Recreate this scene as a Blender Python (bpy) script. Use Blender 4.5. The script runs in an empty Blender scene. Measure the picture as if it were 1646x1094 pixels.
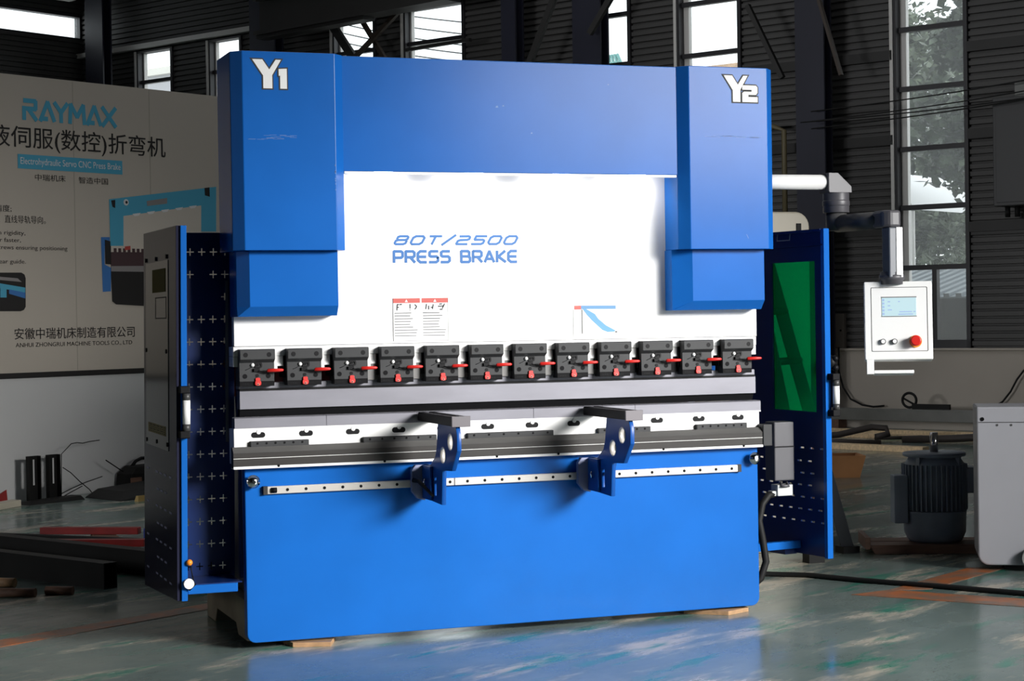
import bpy, bmesh, math, random
from mathutils import Matrix, Vector
random.seed(7)
SC = bpy.context.scene
COL = SC.collection
PI = math.pi

# ------------------------------------------------------------------ camera
def cam_axes(yaw, pitch, roll):
    fwd = Vector((-math.sin(yaw), math.cos(yaw), 0)); right = Vector((math.cos(yaw), math.sin(yaw), 0)); up = Vector((0, 0, 1))
    fwd, up = fwd * math.cos(pitch) + up * math.sin(pitch), up * math.cos(pitch) - fwd * math.sin(pitch)
    right, up = right * math.cos(roll) + up * math.sin(roll), up * math.cos(roll) - right * math.sin(roll)
    return right, up, fwd
_r, _u, _f = cam_axes(-0.3469, -0.0125, -0.0159)
cam_data = bpy.data.cameras.new('camera'); cam = bpy.data.objects.new('camera', cam_data); COL.objects.link(cam)
cam.matrix_world = Matrix(((_r.x, _u.x, -_f.x, -1.661), (_r.y, _u.y, -_f.y, -8.0543), (_r.z, _u.z, -_f.z, 1.4375), (0, 0, 0, 1)))
cam_data.sensor_width = 36; cam_data.lens = 36 * 3000 / 1646; cam_data.clip_end = 300
SC.camera = cam

# ------------------------------------------------------------------ hall axes (the hall stands askew to the machine)
HA = math.radians(30.6)
BU = Vector((math.cos(HA), math.sin(HA), 0)); BV = Vector((-math.sin(HA), math.cos(HA), 0))
def hw(u, v, z=0): return BU * u + BV * v + Vector((0, 0, z))

# ------------------------------------------------------------------ sky, assumed gate beam, added fill lights, exposure
SKY_STRENGTH = 2.2
ASSUMED_GATE_POWER = 128.0
LEFT_POWER = 82.0
ROOF_POWER = 185.0
LED_POWER = 1.1
world = bpy.data.worlds.new('overcast_sky'); SC.world = world; world.use_nodes = True
wn = world.node_tree.nodes; wn.clear()
wo = wn.new('ShaderNodeOutputWorld'); wb = wn.new('ShaderNodeBackground')
wb.inputs['Color'].default_value = (0.93, 0.97, 1.0, 1); wb.inputs['Strength'].default_value = SKY_STRENGTH
world.node_tree.links.new(wb.outputs[0], wo.inputs[0])
def area_light(name, loc, direction, sx, sy, power, color=(1, 1, 1), spread=180.0):
    l = bpy.data.lights.new(name, 'AREA'); l.shape = 'RECTANGLE'; l.size = sx; l.size_y = sy; l.energy = power; l.color = color; l.spread = math.radians(spread)
    o = bpy.data.objects.new(name, l); COL.objects.link(o); o.location = loc
    o.rotation_euler = Vector(direction).to_track_quat('-Z', 'Y').to_euler()
    return o
ASSUMED_GATE = Vector((6.0, -7.4, 3.5))
area_light('assumed_gate_beam', ASSUMED_GATE, Vector((1.2, 0, .45)) - ASSUMED_GATE, 4.6, 1.7, ASSUMED_GATE_POWER, (1.0, 0.985, 0.96), 42)   # added beam narrowed onto the machine, from an assumed, unseen gate at right front
area_light('roof_fill_light', hw(8.5, 7.0, 8.85), Vector((0, 0, -1)), 7, 13, ROOF_POWER, (0.97, 0.98, 1.0))  # overhead fill added to lift the back floor and motor; the roof is closed
area_light('left_fill_light', hw(-13.7, 9.0, 3.4), hw(15, 5.5, 1.6) - hw(-13.7, 9.0, 3.4), 5, 2.2, LEFT_POWER, (0.97, 0.98, 1.0), 46)  # unseen fill beam, added to brighten the right wall from the left
SC.view_settings.view_transform = 'Standard'; SC.view_settings.look = 'None'
SC.view_settings.exposure = 0.0; SC.view_settings.gamma = 1.0; SC.view_settings.use_curve_mapping = False

# ------------------------------------------------------------------ materials
MATS = {}
def mat(name, color, rough=0.5, metal=0.0, var=0.0, scale=6.0, bump=0.0, spec=0.5, emit=None, estr=0.0, coat=0.0, stretch=None):
    if name in MATS: return MATS[name]
    m = bpy.data.materials.new(name); m.use_nodes = True; MATS[name] = m
    nt = m.node_tree; n = nt.nodes; b = n['Principled BSDF']; L = nt.links
    b.inputs['Base Color'].default_value = (*color, 1); b.inputs['Roughness'].default_value = rough
    b.inputs['Metallic'].default_value = metal; b.inputs['Specular IOR Level'].default_value = spec
    if coat: b.inputs['Coat Weight'].default_value = coat; b.inputs['Coat Roughness'].default_value = 0.08
    if var or bump:
        tc = n.new('ShaderNodeTexCoord'); mp = n.new('ShaderNodeMapping'); nz = n.new('ShaderNodeTexNoise')
        nz.inputs['Scale'].default_value = scale; nz.inputs['Detail'].default_value = 5
        if stretch: mp.inputs['Scale'].default_value = stretch
        L.new(tc.outputs['Object'], mp.inputs['Vector']); L.new(mp.outputs[0], nz.inputs['Vector'])
        if var:
            rp = n.new('ShaderNodeValToRGB')
            rp.color_ramp.elements[0].position = 0.3; rp.color_ramp.elements[1].position = 0.7
            rp.color_ramp.elements[0].color = (*[max(0, c * (1 - var)) for c in color], 1)
            rp.color_ramp.elements[1].color = (*[min(1, c * (1 + var)) for c in color], 1)
            L.new(nz.outputs['Fac'], rp.inputs['Fac']); L.new(rp.outputs[0], b.inputs['Base Color'])
        if bump:
            bp = n.new('ShaderNodeBump'); bp.inputs['Strength'].default_value = bump; bp.inputs['Distance'].default_value = 0.01
            L.new(nz.outputs['Fac'], bp.inputs['Height']); L.new(bp.outputs[0], b.inputs['Normal'])
    if emit: b.inputs['Emission Color'].default_value = (*emit, 1); b.inputs['Emission Strength'].default_value = estr
    return m
def srgb(r, g, b):
    f = lambda c: (c / 255 / 12.92) if c <= 10 else ((c / 255 + 0.055) / 1.055) ** 2.4
    return (f(r), f(g), f(b))

BLUE = mat('blue_paint', (0.010, 0.118, 0.45), 0.21, var=0.06, scale=3, bump=0.012, spec=0.115)
SUPPORT_BLUE = mat('support_blue_paint', (0.006, 0.07, 0.30), 0.28, spec=0.2)
NAVY = mat('navy_paint', (0.004, 0.022, 0.12), 0.3, var=0.1, scale=3)
GUARD_SHADED = mat('guard_shaded_blue_paint', (0.024, 0.025, 0.048), 0.18, var=0.05, scale=3, spec=0.16)  # blue side panel; its shade and grey reflection are put into this colour
GUARD_SHADED.node_tree.nodes['Principled BSDF'].inputs['IOR'].default_value = 1.2
WHITE = mat('white_paint', (0.84, 0.84, 0.83), 0.5, var=0.02, scale=3, spec=0.3)
WHITE_EDGE = mat('white_edge', (0.8, 0.79, 0.77), 0.4)
DIE = mat('ground_steel', (0.185, 0.183, 0.21), 0.45, 0.3, var=0.12, scale=2.5, stretch=(1, 4, 4))
RAIL_DARK = mat('dark_rail_steel', (0.034, 0.031, 0.029), 0.42, 0.0, spec=0.25, var=0.15, scale=4, stretch=(1, 6, 6))
RAIL_LIGHT = mat('paler_rail_steel', (0.10, 0.098, 0.095), 0.4, 0.1, spec=0.3, var=0.15, scale=4, stretch=(1, 6, 6))
CLAMP = mat('black_oxide_steel', (0.036, 0.037, 0.039), 0.5, 0.0, var=0.08, scale=10, spec=0.25)
CLAMP_DARK = mat('black_oxide_recess', (0.005, 0.005, 0.006), 0.6, spec=0.1)
BLACK = mat('black_plastic', (0.005, 0.005, 0.006), 0.5, spec=0.15)
RUBBER = mat('black_rubber', (0.010, 0.010, 0.010), 0.6, spec=0.25)
RED = mat('red_plastic', (0.62, 0.02, 0.015), 0.35)
RED_DULL = mat('red_painted_steel', (0.28, 0.012, 0.01), 0.45, var=0.3, scale=6)
ALU = mat('aluminium_rail', (0.62, 0.585, 0.54), 0.3, 0.35, var=0.05, scale=5)
CHROME = mat('chrome', (0.75, 0.75, 0.75), 0.12, 1.0)
GREY_PLASTIC = mat('grey_cast_arm', (0.075, 0.073, 0.082), 0.42, var=0.05)
ARM_GREY = mat('grey_arm_tube', (0.075, 0.074, 0.074), 0.45)
CONN_WHITE = mat('pale_grey_plastic', (0.55, 0.56, 0.55), 0.45)
LETTER_BLUE = mat('light_blue_print', (0.004, 0.115, 0.37), 0.5)
BANNER_BLUE = mat('banner_teal_print', srgb(80, 172, 205), 0.6)
BANNER_BLUE2 = mat('banner_mid_blue_print', srgb(60, 120, 190), 0.6)
BANNER_BLACK = mat('banner_black_print', (0.012, 0.010, 0.010), 0.6)
BANNER_BROWN = mat('banner_brown_print', (0.07, 0.035, 0.04), 0.6)
BANNER_GREY = mat('banner_grey_print', (0.28, 0.26, 0.26), 0.6)
BANNER_PALE = mat('banner_pale_print', (0.66, 0.60, 0.52), 0.6)
BANNER_WHITE = mat('banner_white_print', (0.8, 0.8, 0.8), 0.6)
INK = mat('dark_ink_print', (0.012, 0.012, 0.012), 0.6)
INK_GREY = mat('grey_ink_print', (0.07, 0.07, 0.07), 0.6)
STICK_RED = mat('red_sticker_print', (0.50, 0.07, 0.055), 0.5)
STICK_BLUE = mat('blue_sticker_print', (0.075, 0.23, 0.44), 0.5)
OLIVE = mat('olive_sheet', (0.055, 0.045, 0.004), 0.6, spec=0.1)
WOOD = mat('plywood', (0.42, 0.25, 0.13), 0.6, var=0.25, scale=5, stretch=(1, 12, 6))
WOOD_DARK = mat('dark_pallet_wood', (0.16, 0.085, 0.055), 0.65, var=0.3, scale=5, stretch=(1, 8, 8))
WOOD_PALE = mat('pale_timber', (0.74, 0.54, 0.32), 0.6, var=0.2, scale=3, stretch=(1, 14, 10))
CARD = mat('brown_cardboard', (0.42, 0.19, 0.07), 0.7, var=0.15, scale=4)
STEEL_BLACK = mat('mill_scale_steel', (0.009, 0.0088, 0.0085), 0.6, 0.0, var=0.3, scale=4, spec=0.2)
STEEL_GREY = mat('grey_steel_tube', (0.16, 0.165, 0.155), 0.4, 0.2, var=0.1)
MOTOR = mat('dark_blue_grey_cast', (0.17, 0.20, 0.25), 0.42, var=0.15, scale=5)
CAB_WHITE = mat('white_grey_enamel', (0.44, 0.44, 0.475), 0.4, var=0.03, scale=3)
BEIGE = mat('beige_enamel', (0.55, 0.50, 0.40), 0.45, var=0.05, scale=4)
PRIMER = mat('tan_primer', (0.30, 0.25, 0.18), 0.6, var=0.2, scale=5)
SIDING = mat('dark_corrugated_steel', (0.066, 0.064, 0.062), 0.55, 0.0, var=0.06, scale=1.5)
PLASTER = mat('grey_plaster', (0.50, 0.45, 0.39), 0.8, var=0.08, scale=0.8)
COLUMN = mat('navy_column_paint', (0.018, 0.019, 0.035), 0.45, var=0.1, scale=2)
STRUCT_DARK = mat('dark_structural_steel', (0.022, 0.021, 0.020), 0.55, var=0.1, scale=2)
BRACE_BROWN = mat('brown_brace_steel', (0.05, 0.035, 0.026), 0.55)
FRAME_DARK = mat('dark_window_frame', (0.03, 0.029, 0.033), 0.4)
FRAME_LIGHT = mat('bare_aluminium_frame', (0.72, 0.70, 0.67), 0.35)
YELLOW_PIPE = mat('yellowed_conduit', (0.14, 0.115, 0.06), 0.5)
DADO = mat('white_dado_board', (0.66, 0.66, 0.66), 0.55, var=0.02, scale=1.5)
BANNER = mat('beige_banner_sheet', (0.56, 0.505, 0.435), 0.6, var=0.03, scale=0.7)
SEAM = mat('banner_seam', (0.46, 0.42, 0.35), 0.6)
ORANGE = mat('orange_knob', (0.95, 0.28, 0.02), 0.3)
LED = mat('led_lens', (1, 1, 1), 0.3, emit=(1, 0.97, 0.9), estr=6)
ROOF_DARK = mat('roof_sheet', (0.05, 0.05, 0.05), 0.7)
WALL_DARK = mat('far_wall_paint', (0.10, 0.10, 0.10), 0.7)
BARK = mat('bark', (0.09, 0.07, 0.05), 0.9, var=0.3, scale=8)
YARD = mat('yard_concrete', (0.32, 0.31, 0.29), 0.85, var=0.15, scale=0.6)
CLOTH_PINK = mat('pink_rag', (0.45, 0.16, 0.17), 0.8, var=0.4, scale=30)

def leaf_mat(name, c):
    m = bpy.data.materials.new(name); m.use_nodes = True; n = m.node_tree.nodes; L = m.node_tree.links
    b = n['Principled BSDF']; b.inputs['Roughness'].default_value = 0.5
    tc = n.new('ShaderNodeTexCoord'); nz = n.new('ShaderNodeTexNoise'); nz.inputs['Scale'].default_value = 4.5; nz.inputs['Detail'].default_value = 6
    rp = n.new('ShaderNodeValToRGB'); rp.color_ramp.elements[0].position = .3; rp.color_ramp.elements[1].position = .72
    rp.color_ramp.elements[0].color = (*[k * .2 for k in c], 1); rp.color_ramp.elements[1].color = (*[min(1, k * 2.8) for k in c], 1)  # wide ramp puts light spots and shade of the foliage into its colour
    L.new(tc.outputs['Object'], nz.inputs['Vector']); L.new(nz.outputs['Fac'], rp.inputs['Fac']); L.new(rp.outputs[0], b.inputs['Base Color'])
    MATS[name] = m; return m
LEAF = leaf_mat('green_leaves', (0.045, 0.064, 0.036)); LEAF2 = leaf_mat('grey_green_leaves', (0.07, 0.088, 0.055))

def glass_mat(name, tint, refl=0.08, dusty=0.0):
    m = bpy.data.materials.new(name); m.use_nodes = True; n = m.node_tree.nodes; L = m.node_tree.links; n.clear()
    o = n.new('ShaderNodeOutputMaterial'); t = n.new('ShaderNodeBsdfTransparent'); t.inputs['Color'].default_value = (*tint, 1)
    g = n.new('ShaderNodeBsdfGlossy'); g.inputs['Roughness'].default_value = 0.05
    d = n.new('ShaderNodeBsdfDiffuse'); d.inputs['Color'].default_value = (0.75, 0.78, 0.78, 1)
    tr = n.new('ShaderNodeBsdfTranslucent'); tr.inputs['Color'].default_value = (0.75, 0.78, 0.78, 1)
    m1 = n.new('ShaderNodeMixShader'); m1.inputs['Fac'].default_value = refl
    m2 = n.new('ShaderNodeMixShader'); m2.inputs['Fac'].default_value = dusty
    L.new(t.outputs[0], m1.inputs[1]); L.new(g.outputs[0], m1.inputs[2]); L.new(m1.outputs[0], m2.inputs[1]); L.new(tr.outputs[0], m2.inputs[2])
    L.new(m2.outputs[0], o.inputs['Surface']); MATS[name] = m; return m
GLASS = glass_mat('window_glass', (0.93, 0.95, 0.95), 0.04, 0.065)
def green_mat():
    m = bpy.data.materials.new('green_acrylic'); m.use_nodes = True; n = m.node_tree.nodes; L = m.node_tree.links; n.clear()
    o = n.new('ShaderNodeOutputMaterial'); t = n.new('ShaderNodeBsdfTransparent'); t.inputs['Color'].default_value = (0.02, 0.52, 0.30, 1)
    d = n.new('ShaderNodeBsdfTranslucent'); d.inputs['Color'].default_value = (0.0, 0.5, 0.17, 1)
    g = n.new('ShaderNodeBsdfGlossy'); g.inputs['Roughness'].default_value = 0.06
    m1 = n.new('ShaderNodeMixShader'); m1.inputs['Fac'].default_value = 0.14
    m2 = n.new('ShaderNodeMixShader'); m2.inputs['Fac'].default_value = 0.05
    L.new(t.outputs[0], m1.inputs[1]); L.new(d.outputs[0], m1.inputs[2]); L.new(m1.outputs[0], m2.inputs[1]); L.new(g.outputs[0], m2.inputs[2])
    L.new(m2.outputs[0], o.inputs['Surface']); return m
GREEN = green_mat()

def floor_mat():
    m = bpy.data.materials.new('worn_green_epoxy'); m.use_nodes = True; nt = m.node_tree; n = nt.nodes; L = nt.links
    b = n['Principled BSDF']; b.inputs['Specular IOR Level'].default_value = 0.4
    tc = n.new('ShaderNodeTexCoord')
    def noise(sc, det, stretch, rotz=0.0):
        mp = n.new('ShaderNodeMapping'); mp.inputs['Scale'].default_value = stretch; mp.inputs['Rotation'].default_value = (0, 0, rotz)
        z = n.new('ShaderNodeTexNoise'); z.inputs['Scale'].default_value = sc; z.inputs['Detail'].default_value = det; z.inputs['Roughness'].default_value = 0.62
        L.new(tc.outputs['Object'], mp.inputs['Vector']); L.new(mp.outputs[0], z.inputs['Vector']); return z
    def ramp(z, p0, p1, c0, c1):
        r = n.new('ShaderNodeValToRGB'); r.color_ramp.elements[0].position = p0; r.color_ramp.elements[1].position = p1
        r.color_ramp.elements[0].color = (*c0, 1); r.color_ramp.elements[1].color = (*c1, 1); L.new(z.outputs['Fac'], r.inputs['Fac']); return r
    def mix(fac, a, c):
        x = n.new('ShaderNodeMixRGB'); L.new(fac, x.inputs['Fac']); L.new(a, x.inputs['Color1']); L.new(c, x.inputs['Color2']); return x.outputs[0]
    z1 = noise(1.3, 6, (1, 1, 1)); base = ramp(z1, .35, .68, (0.115, 0.165, 0.155), (0.19, 0.235, 0.22))
    z2 = noise(0.8, 8, (1, 3.4, 1), -0.12); tan = ramp(z2, .53, .63, (0, 0, 0), (1, 1, 1))
    z3 = noise(1.3, 8, (1, 3.6, 1), -0.2); grn = ramp(z3, .55, .64, (0, 0, 0), (1, 1, 1))
    z4 = noise(14, 5, (1, 4, 1), 0.5); scr = ramp(z4, .60, .72, (0, 0, 0), (0.6, 0.6, 0.6))
    rgb = lambda c: (lambda x: (x.outputs[0].__setattr__('default_value', (*c, 1)), x.outputs[0])[1])(n.new('ShaderNodeRGB'))
    c = mix(tan.outputs[0], base.outputs[0], rgb((0.46, 0.42, 0.34)))
    c = mix(grn.outputs[0], c, rgb((0.03, 0.20, 0.14)))
    c = mix(scr.outputs[0], c, rgb((0.10, 0.10, 0.09)))
    L.new(c, b.inputs['Base Color'])
    rr = ramp(z2, .4, .7, (0.16,) * 3, (0.34,) * 3); L.new(rr.outputs[0], b.inputs['Roughness'])
    bp = n.new('ShaderNodeBump'); bp.inputs['Strength'].default_value = 0.06; bp.inputs['Distance'].default_value = 0.01
    L.new(z1.outputs['Fac'], bp.inputs['Height']); L.new(bp.outputs[0], b.inputs['Normal'])
    return m
FLOOR = floor_mat()
def line_mat():
    m = bpy.data.materials.new('worn_orange_line'); m.use_nodes = True; n = m.node_tree.nodes; L = m.node_tree.links
    b = n['Principled BSDF']; b.inputs['Roughness'].default_value = 0.35
    tc = n.new('ShaderNodeTexCoord'); z = n.new('ShaderNodeTexNoise'); z.inputs['Scale'].default_value = 7; z.inputs['Detail'].default_value = 7
    r = n.new('ShaderNodeValToRGB'); r.color_ramp.elements[0].position = .38; r.color_ramp.elements[1].position = .62
    r.color_ramp.elements[0].color = (0.17, 0.13, 0.10, 1); r.color_ramp.elements[1].color = (0.42, 0.125, 0.035, 1)
    L.new(tc.outputs['Object'], z.inputs['Vector']); L.new(z.outputs['Fac'], r.inputs['Fac']); L.new(r.outputs[0], b.inputs['Base Color']); return m
LINE = line_mat()
def screen_mat():
    m = bpy.data.materials.new('lit_touch_screen'); m.use_nodes = True; n = m.node_tree.nodes; L = m.node_tree.links
    b = n['Principled BSDF']; b.inputs['Base Color'].default_value = (0.1, 0.12, 0.13, 1); b.inputs['Roughness'].default_value = 0.2
    b.inputs['Emission Color'].default_value = (0.62, 0.86, 0.92, 1); b.inputs['Emission Strength'].default_value = 0.8; return m
SCREEN = screen_mat()
SCREEN_INK = mat('screen_dim_print', (0.3, 0.4, 0.55), 0.3, emit=(0.12, 0.2, 0.42), estr=0.6)

# ------------------------------------------------------------------ mesh helpers
class MB:
    def __init__(s): s.bm = bmesh.new()
    def face(s, pts, smooth=False):
        f = s.bm.faces.new([s.bm.verts.new(p) for p in pts]); f.smooth = smooth; return f
    def box(s, x0, x1, y0, y1, z0, z1, M=None):
        v = [s.bm.verts.new(p if M is None else M @ Vector(p)) for p in
             ((x0, y0, z0), (x1, y0, z0), (x1, y1, z0), (x0, y1, z0), (x0, y0, z1), (x1, y0, z1), (x1, y1, z1), (x0, y1, z1))]
        for q in ((0, 3, 2, 1), (4, 5, 6, 7), (0, 1, 5, 4), (1, 2, 6, 5), (2, 3, 7, 6), (3, 0, 4, 7)): s.bm.faces.new([v[i] for i in q])
        return s
    def rings(s, rings, cap=True, smooth=False, closed=True):
        R = [[s.bm.verts.new(p) for p in r] for r in rings]; n = len(R[0])
        for a, b in zip(R[:-1], R[1:]):
            for i in range(n if closed else n - 1):
                f = s.bm.faces.new((a[i], a[(i + 1) % n], b[(i + 1) % n], b[i])); f.smooth = smooth
        if cap and closed:
            s.bm.faces.new(list(reversed(R[0]))); s.bm.faces.new(R[-1])
        return s
    def prism_z(s, poly, z0, z1): return s.rings([[(x, y, z0) for x, y in poly], [(x, y, z1) for x, y in poly]])
    def prism_x(s, poly, x0, x1): return s.rings([[(x0, y, z) for y, z in poly], [(x1, y, z) for y, z in poly]])
    def prism_y(s, poly, y0, y1): return s.rings([[(x, y0, z) for x, z in poly], [(x, y1, z) for x, z in poly]])
    def tube(s, path, r, seg=10, cap=True, smooth=True):
        path = [Vector(p) for p in path]; rad = r if isinstance(r, (list, tuple)) else [r] * len(path); rings = []
        ref = None
        for i, p in enumerate(path):
            t = (path[min(i + 1, len(path) - 1)] - path[max(i - 1, 0)]).normalized()
            if ref is None: ref = t.cross(Vector((0, 0, 1)) if abs(t.z) < .9 else Vector((1, 0, 0))).normalized()
            a = (ref - t * ref.dot(t)).normalized(); b = t.cross(a); ref = a
            rings.append([p + (a * math.cos(2 * PI * k / seg) + b * math.sin(2 * PI * k / seg)) * rad[i] for k in range(seg)])
        return s.rings(rings, cap, smooth)
    def cyl(s, p0, p1, r, seg=16): return s.tube([p0, p1], r, seg)
    def lathe(s, c, prof, seg=32, smooth=True):
        return s.rings([[(c[0] + r * math.cos(2 * PI * k / seg), c[1] + r * math.sin(2 * PI * k / seg), c[2] + z) for k in range(seg)] for r, z in prof], True, smooth)
    def ball(s, c, r, sx=1, sy=1, sz=1, seg=12, rg=8):
        prof = [(max(r * math.sin(PI * i / rg), r * .02), -r * math.cos(PI * i / rg)) for i in range(rg + 1)]
        return s.rings([[(c[0] + q * sx * math.cos(2 * PI * k / seg), c[1] + q * sy * math.sin(2 * PI * k / seg), c[2] + z * sz) for k in range(seg)] for q, z in prof], True, True)
    def build(s, name, m, parent=None, bevel=0.0, kind=None):
        bmesh.ops.recalc_face_normals(s.bm, faces=s.bm.faces[:])
        me = bpy.data.meshes.new(name); s.bm.to_mesh(me); s.bm.free(); me.materials.append(m)
        return link(name, me, parent, bevel, kind)
def link(name, me, parent=None, bevel=0.0, kind=None):
    o = bpy.data.objects.new(name, me); COL.objects.link(o)
    if parent is not None: o.parent = parent
    if bevel:
        b = o.modifiers.new('bevel', 'BEVEL'); b.width = bevel; b.segments = 2; b.limit_method = 'ANGLE'; b.angle_limit = math.radians(40)
    if kind: o['kind'] = kind
    return o
def B(x0, x1, y0, y1, z0, z1): return MB().box(x0, x1, y0, y1, z0, z1)
def thing(name, label, cat, loc=(0, 0, 0), rz=0.0, group=None):
    o = bpy.data.objects.new(name, None); COL.objects.link(o); o.location = loc; o.rotation_euler = (0, 0, rz); o.empty_display_size = .1
    o['label'] = label; o['category'] = cat
    if group: o['group'] = group
    return o
def tag(o, label, cat, group=None):
    o['label'] = label; o['category'] = cat
    if group: o['group'] = group
    return o
def struct(o, rz=0.0): o['kind'] = 'structure'; o.rotation_euler = (0, 0, rz); return o
def kids(o): return list(o.children)
def copy_tree(o, parent=None, offset=None):
    c = o.copy(); COL.objects.link(c); c.parent = parent
    if offset: c.location = Vector(o.location) + Vector(offset)
    for ch in kids(o): copy_tree(ch, c)
    return c
def curve_mesh(cu):
    o = bpy.data.objects.new('tmp', cu); COL.objects.link(o)
    dg = bpy.context.evaluated_depsgraph_get(); me = bpy.data.meshes.new_from_object(o.evaluated_get(dg))
    bpy.data.objects.remove(o); bpy.data.curves.remove(cu); return me
def text(name, body, x0, x1, z0, z1, y, m, parent, offset=0.0, shear=0.0, thick=0.0008):
    """lettering on a plane facing -y, fitted into the box x0..x1, z0..z1, standing at y"""
    cu = bpy.data.curves.new(name, 'FONT'); cu.body = body; cu.size = 1; cu.offset = offset; cu.shear = shear; cu.resolution_u = 3; cu.extrude = 0.5
    me = curve_mesh(cu); xs = [v.co.x for v in me.vertices]; ys = [v.co.y for v in me.vertices]
    ax, bx, ay, by = min(xs), max(xs), min(ys), max(ys)
    for v in me.vertices:
        v.co = (x0 + (v.co.x - ax) / (bx - ax) * (x1 - x0), y - (v.co.z + .5) * thick, z0 + (v.co.y - ay) / (by - ay) * (z1 - z0))
    me.materials.clear(); me.materials.append(m); return link(name, me, parent)
def plate(name, loops, thick, fn, m, parent, bevel=0.0):
    """flat sheet with holes: loops of 2D points, fn maps (a, b, t) to 3D with t in 0..1 across the thickness"""
    cu = bpy.data.curves.new(name, 'CURVE'); cu.dimensions = '2D'; cu.fill_mode = 'BOTH'; cu.extrude = 0.5
    for lp in loops:
        sp = cu.splines.new('POLY'); sp.points.add(len(lp) - 1); sp.use_cyclic_u = True
        for i, (a, b) in enumerate(lp): sp.points[i].co = (a, b, 0, 1)
    me = curve_mesh(cu)
    for v in me.vertices: v.co = fn(v.co.x, v.co.y, v.co.z + .5)
    bm = bmesh.new(); bm.from_mesh(me); bmesh.ops.remove_doubles(bm, verts=bm.verts[:], dist=1e-6); bmesh.ops.recalc_face_normals(bm, faces=bm.faces[:]); bm.to_mesh(me); bm.free()
    me.materials.clear(); me.materials.append(m); return link(name, me, parent, bevel)
def circ(a, b, r, n=24): return [(a + r * math.cos(2 * PI * k / n), b + r * math.sin(2 * PI * k / n)) for k in range(n)]
def rrect(x0, x1, z0, z1, r, which=(1, 1, 1, 1), n=6):
    """rounded rectangle, corners in order bottom-left, bottom-right, top-right, top-left"""
    P = []
    for (cx, cz, a0), w, (px, pz) in zip(((x0 + r, z0 + r, PI), (x1 - r, z0 + r, 1.5 * PI), (x1 - r, z1 - r, 0), (x0 + r, z1 - r, .5 * PI)), which, ((x0, z0), (x1, z0), (x1, z1), (x0, z1))):
        if w: P += [(cx + r * math.cos(a0 + .5 * PI * k / n), cz + r * math.sin(a0 + .5 * PI * k / n)) for k in range(n + 1)]
        else: P.append((px, pz))
    return P
def decal(name, poly, y, m, parent, thick=0.0008): return MB().prism_y(poly, y - thick, y).build(name, m, parent)

# ------------------------------------------------------------------ setting: floor, walls, windows, roof
UB = 15.08; VA = 20.6; U0 = -14.0; V0 = -9.6; ZR = 9.0; SILL = 0.985; WTOP = 6.05
struct(B(U0, UB + .3, V0 - .3, VA + .3, -.2, 0).build('floor', FLOOR), HA)
struct(B(U0 - .3, UB + .3, V0 - .3, VA + .3, ZR, ZR + .15).build('ceiling', ROOF_DARK), HA)
WIN = [(3.80, 4.78), (6.95, 7.95), (8.70, 9.62), (11.66, 12.87), (13.44, 14.36), (16.42, 17.22), (18.12, 19.05)]
def corrugated(mb, axis, const, a0, a1, z0, z1, sgn=-1, pitch=.088, amp=.036):
    n = max(1, round((z1 - z0) / pitch)); h = (z1 - z0) / n; prof = []
    for i in range(n): prof += [(0, z0 + h * i), (0, z0 + h * (i + .25)), (amp, z0 + h * (i + .32)), (amp, z0 + h * (i + .93))]
    prof.append((0, z1))
    f = (lambda a, d, z: (const + sgn * d, a, z)) if axis == 'v' else (lambda a, d, z: (a, const + sgn * d, z))
    mb.rings([[f(a0, d, z) for d, z in prof], [f(a1, d, z) for d, z in prof]], cap=False, closed=False)
mb = MB(); edges = [V0] + [e for w in WIN for e in w] + [VA]
for i in range(0, len(edges), 2):
    corrugated(mb, 'v', UB - .01, edges[i], edges[i + 1], SILL, WTOP); mb.box(UB, UB + .12, edges[i], edges[i + 1], SILL, WTOP)
corrugated(mb, 'v', UB - .01, V0, VA, WTOP, ZR); mb.box(UB, UB + .12, V0, VA, WTOP, ZR)
struct(mb.build('wall_right', SIDING), HA)
mb = MB().box(UB - .10, UB + .2, V0, VA, 0, SILL - .03).box(UB - .14, UB + .2, V0, VA, SILL - .03, SILL)
struct(mb.build('baseboard_right', PLASTER, bevel=.01), HA)
mb = MB(); SA, SB, SZ0, SZ1 = 9.5, 15.04, 6.41, 6.84
corrugated(mb, 'u', VA - .02, U0, UB, 0, SZ0); corrugated(mb, 'u', VA - .02, U0, UB, SZ1, ZR)
mb.box(U0, UB, VA, VA + .12, 0, SZ0).box(U0, UB, VA, VA + .12, SZ1, ZR).box(U0, SA, VA - .04, VA + .12, SZ0, SZ1).box(SB, UB, VA - .04, VA + .12, SZ0, SZ1)
struct(mb.build('wall_back', SIDING), HA)
struct(MB().box(U0 - .3, U0, V0 - .3, VA + .3, 0, 2.1).box(U0 - .3, U0, V0 - .3, VA + .3, 4.7, ZR).box(U0 - .3, U0, V0 - .3, 6.4, 2.1, 4.7).box(U0 - .3, U0, 11.6, VA + .3, 2.1, 4.7).build('wall_left', WALL_DARK), HA)  # unseen wall; its opening is added around the left fill light
GU0, GU1, GZ = -1.2, 3.8, 5.0       # opening assumed for the gate beam, in the unseen front wall behind the camera
mb = MB().box(U0, GU0, V0 - .3, V0, 0, ZR).box(GU1, UB + .3, V0 - .3, V0, 0, ZR).box(GU0, GU1, V0 - .3, V0, GZ, ZR)
struct(mb.build('wall_front', WALL_DARK), HA)
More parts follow.
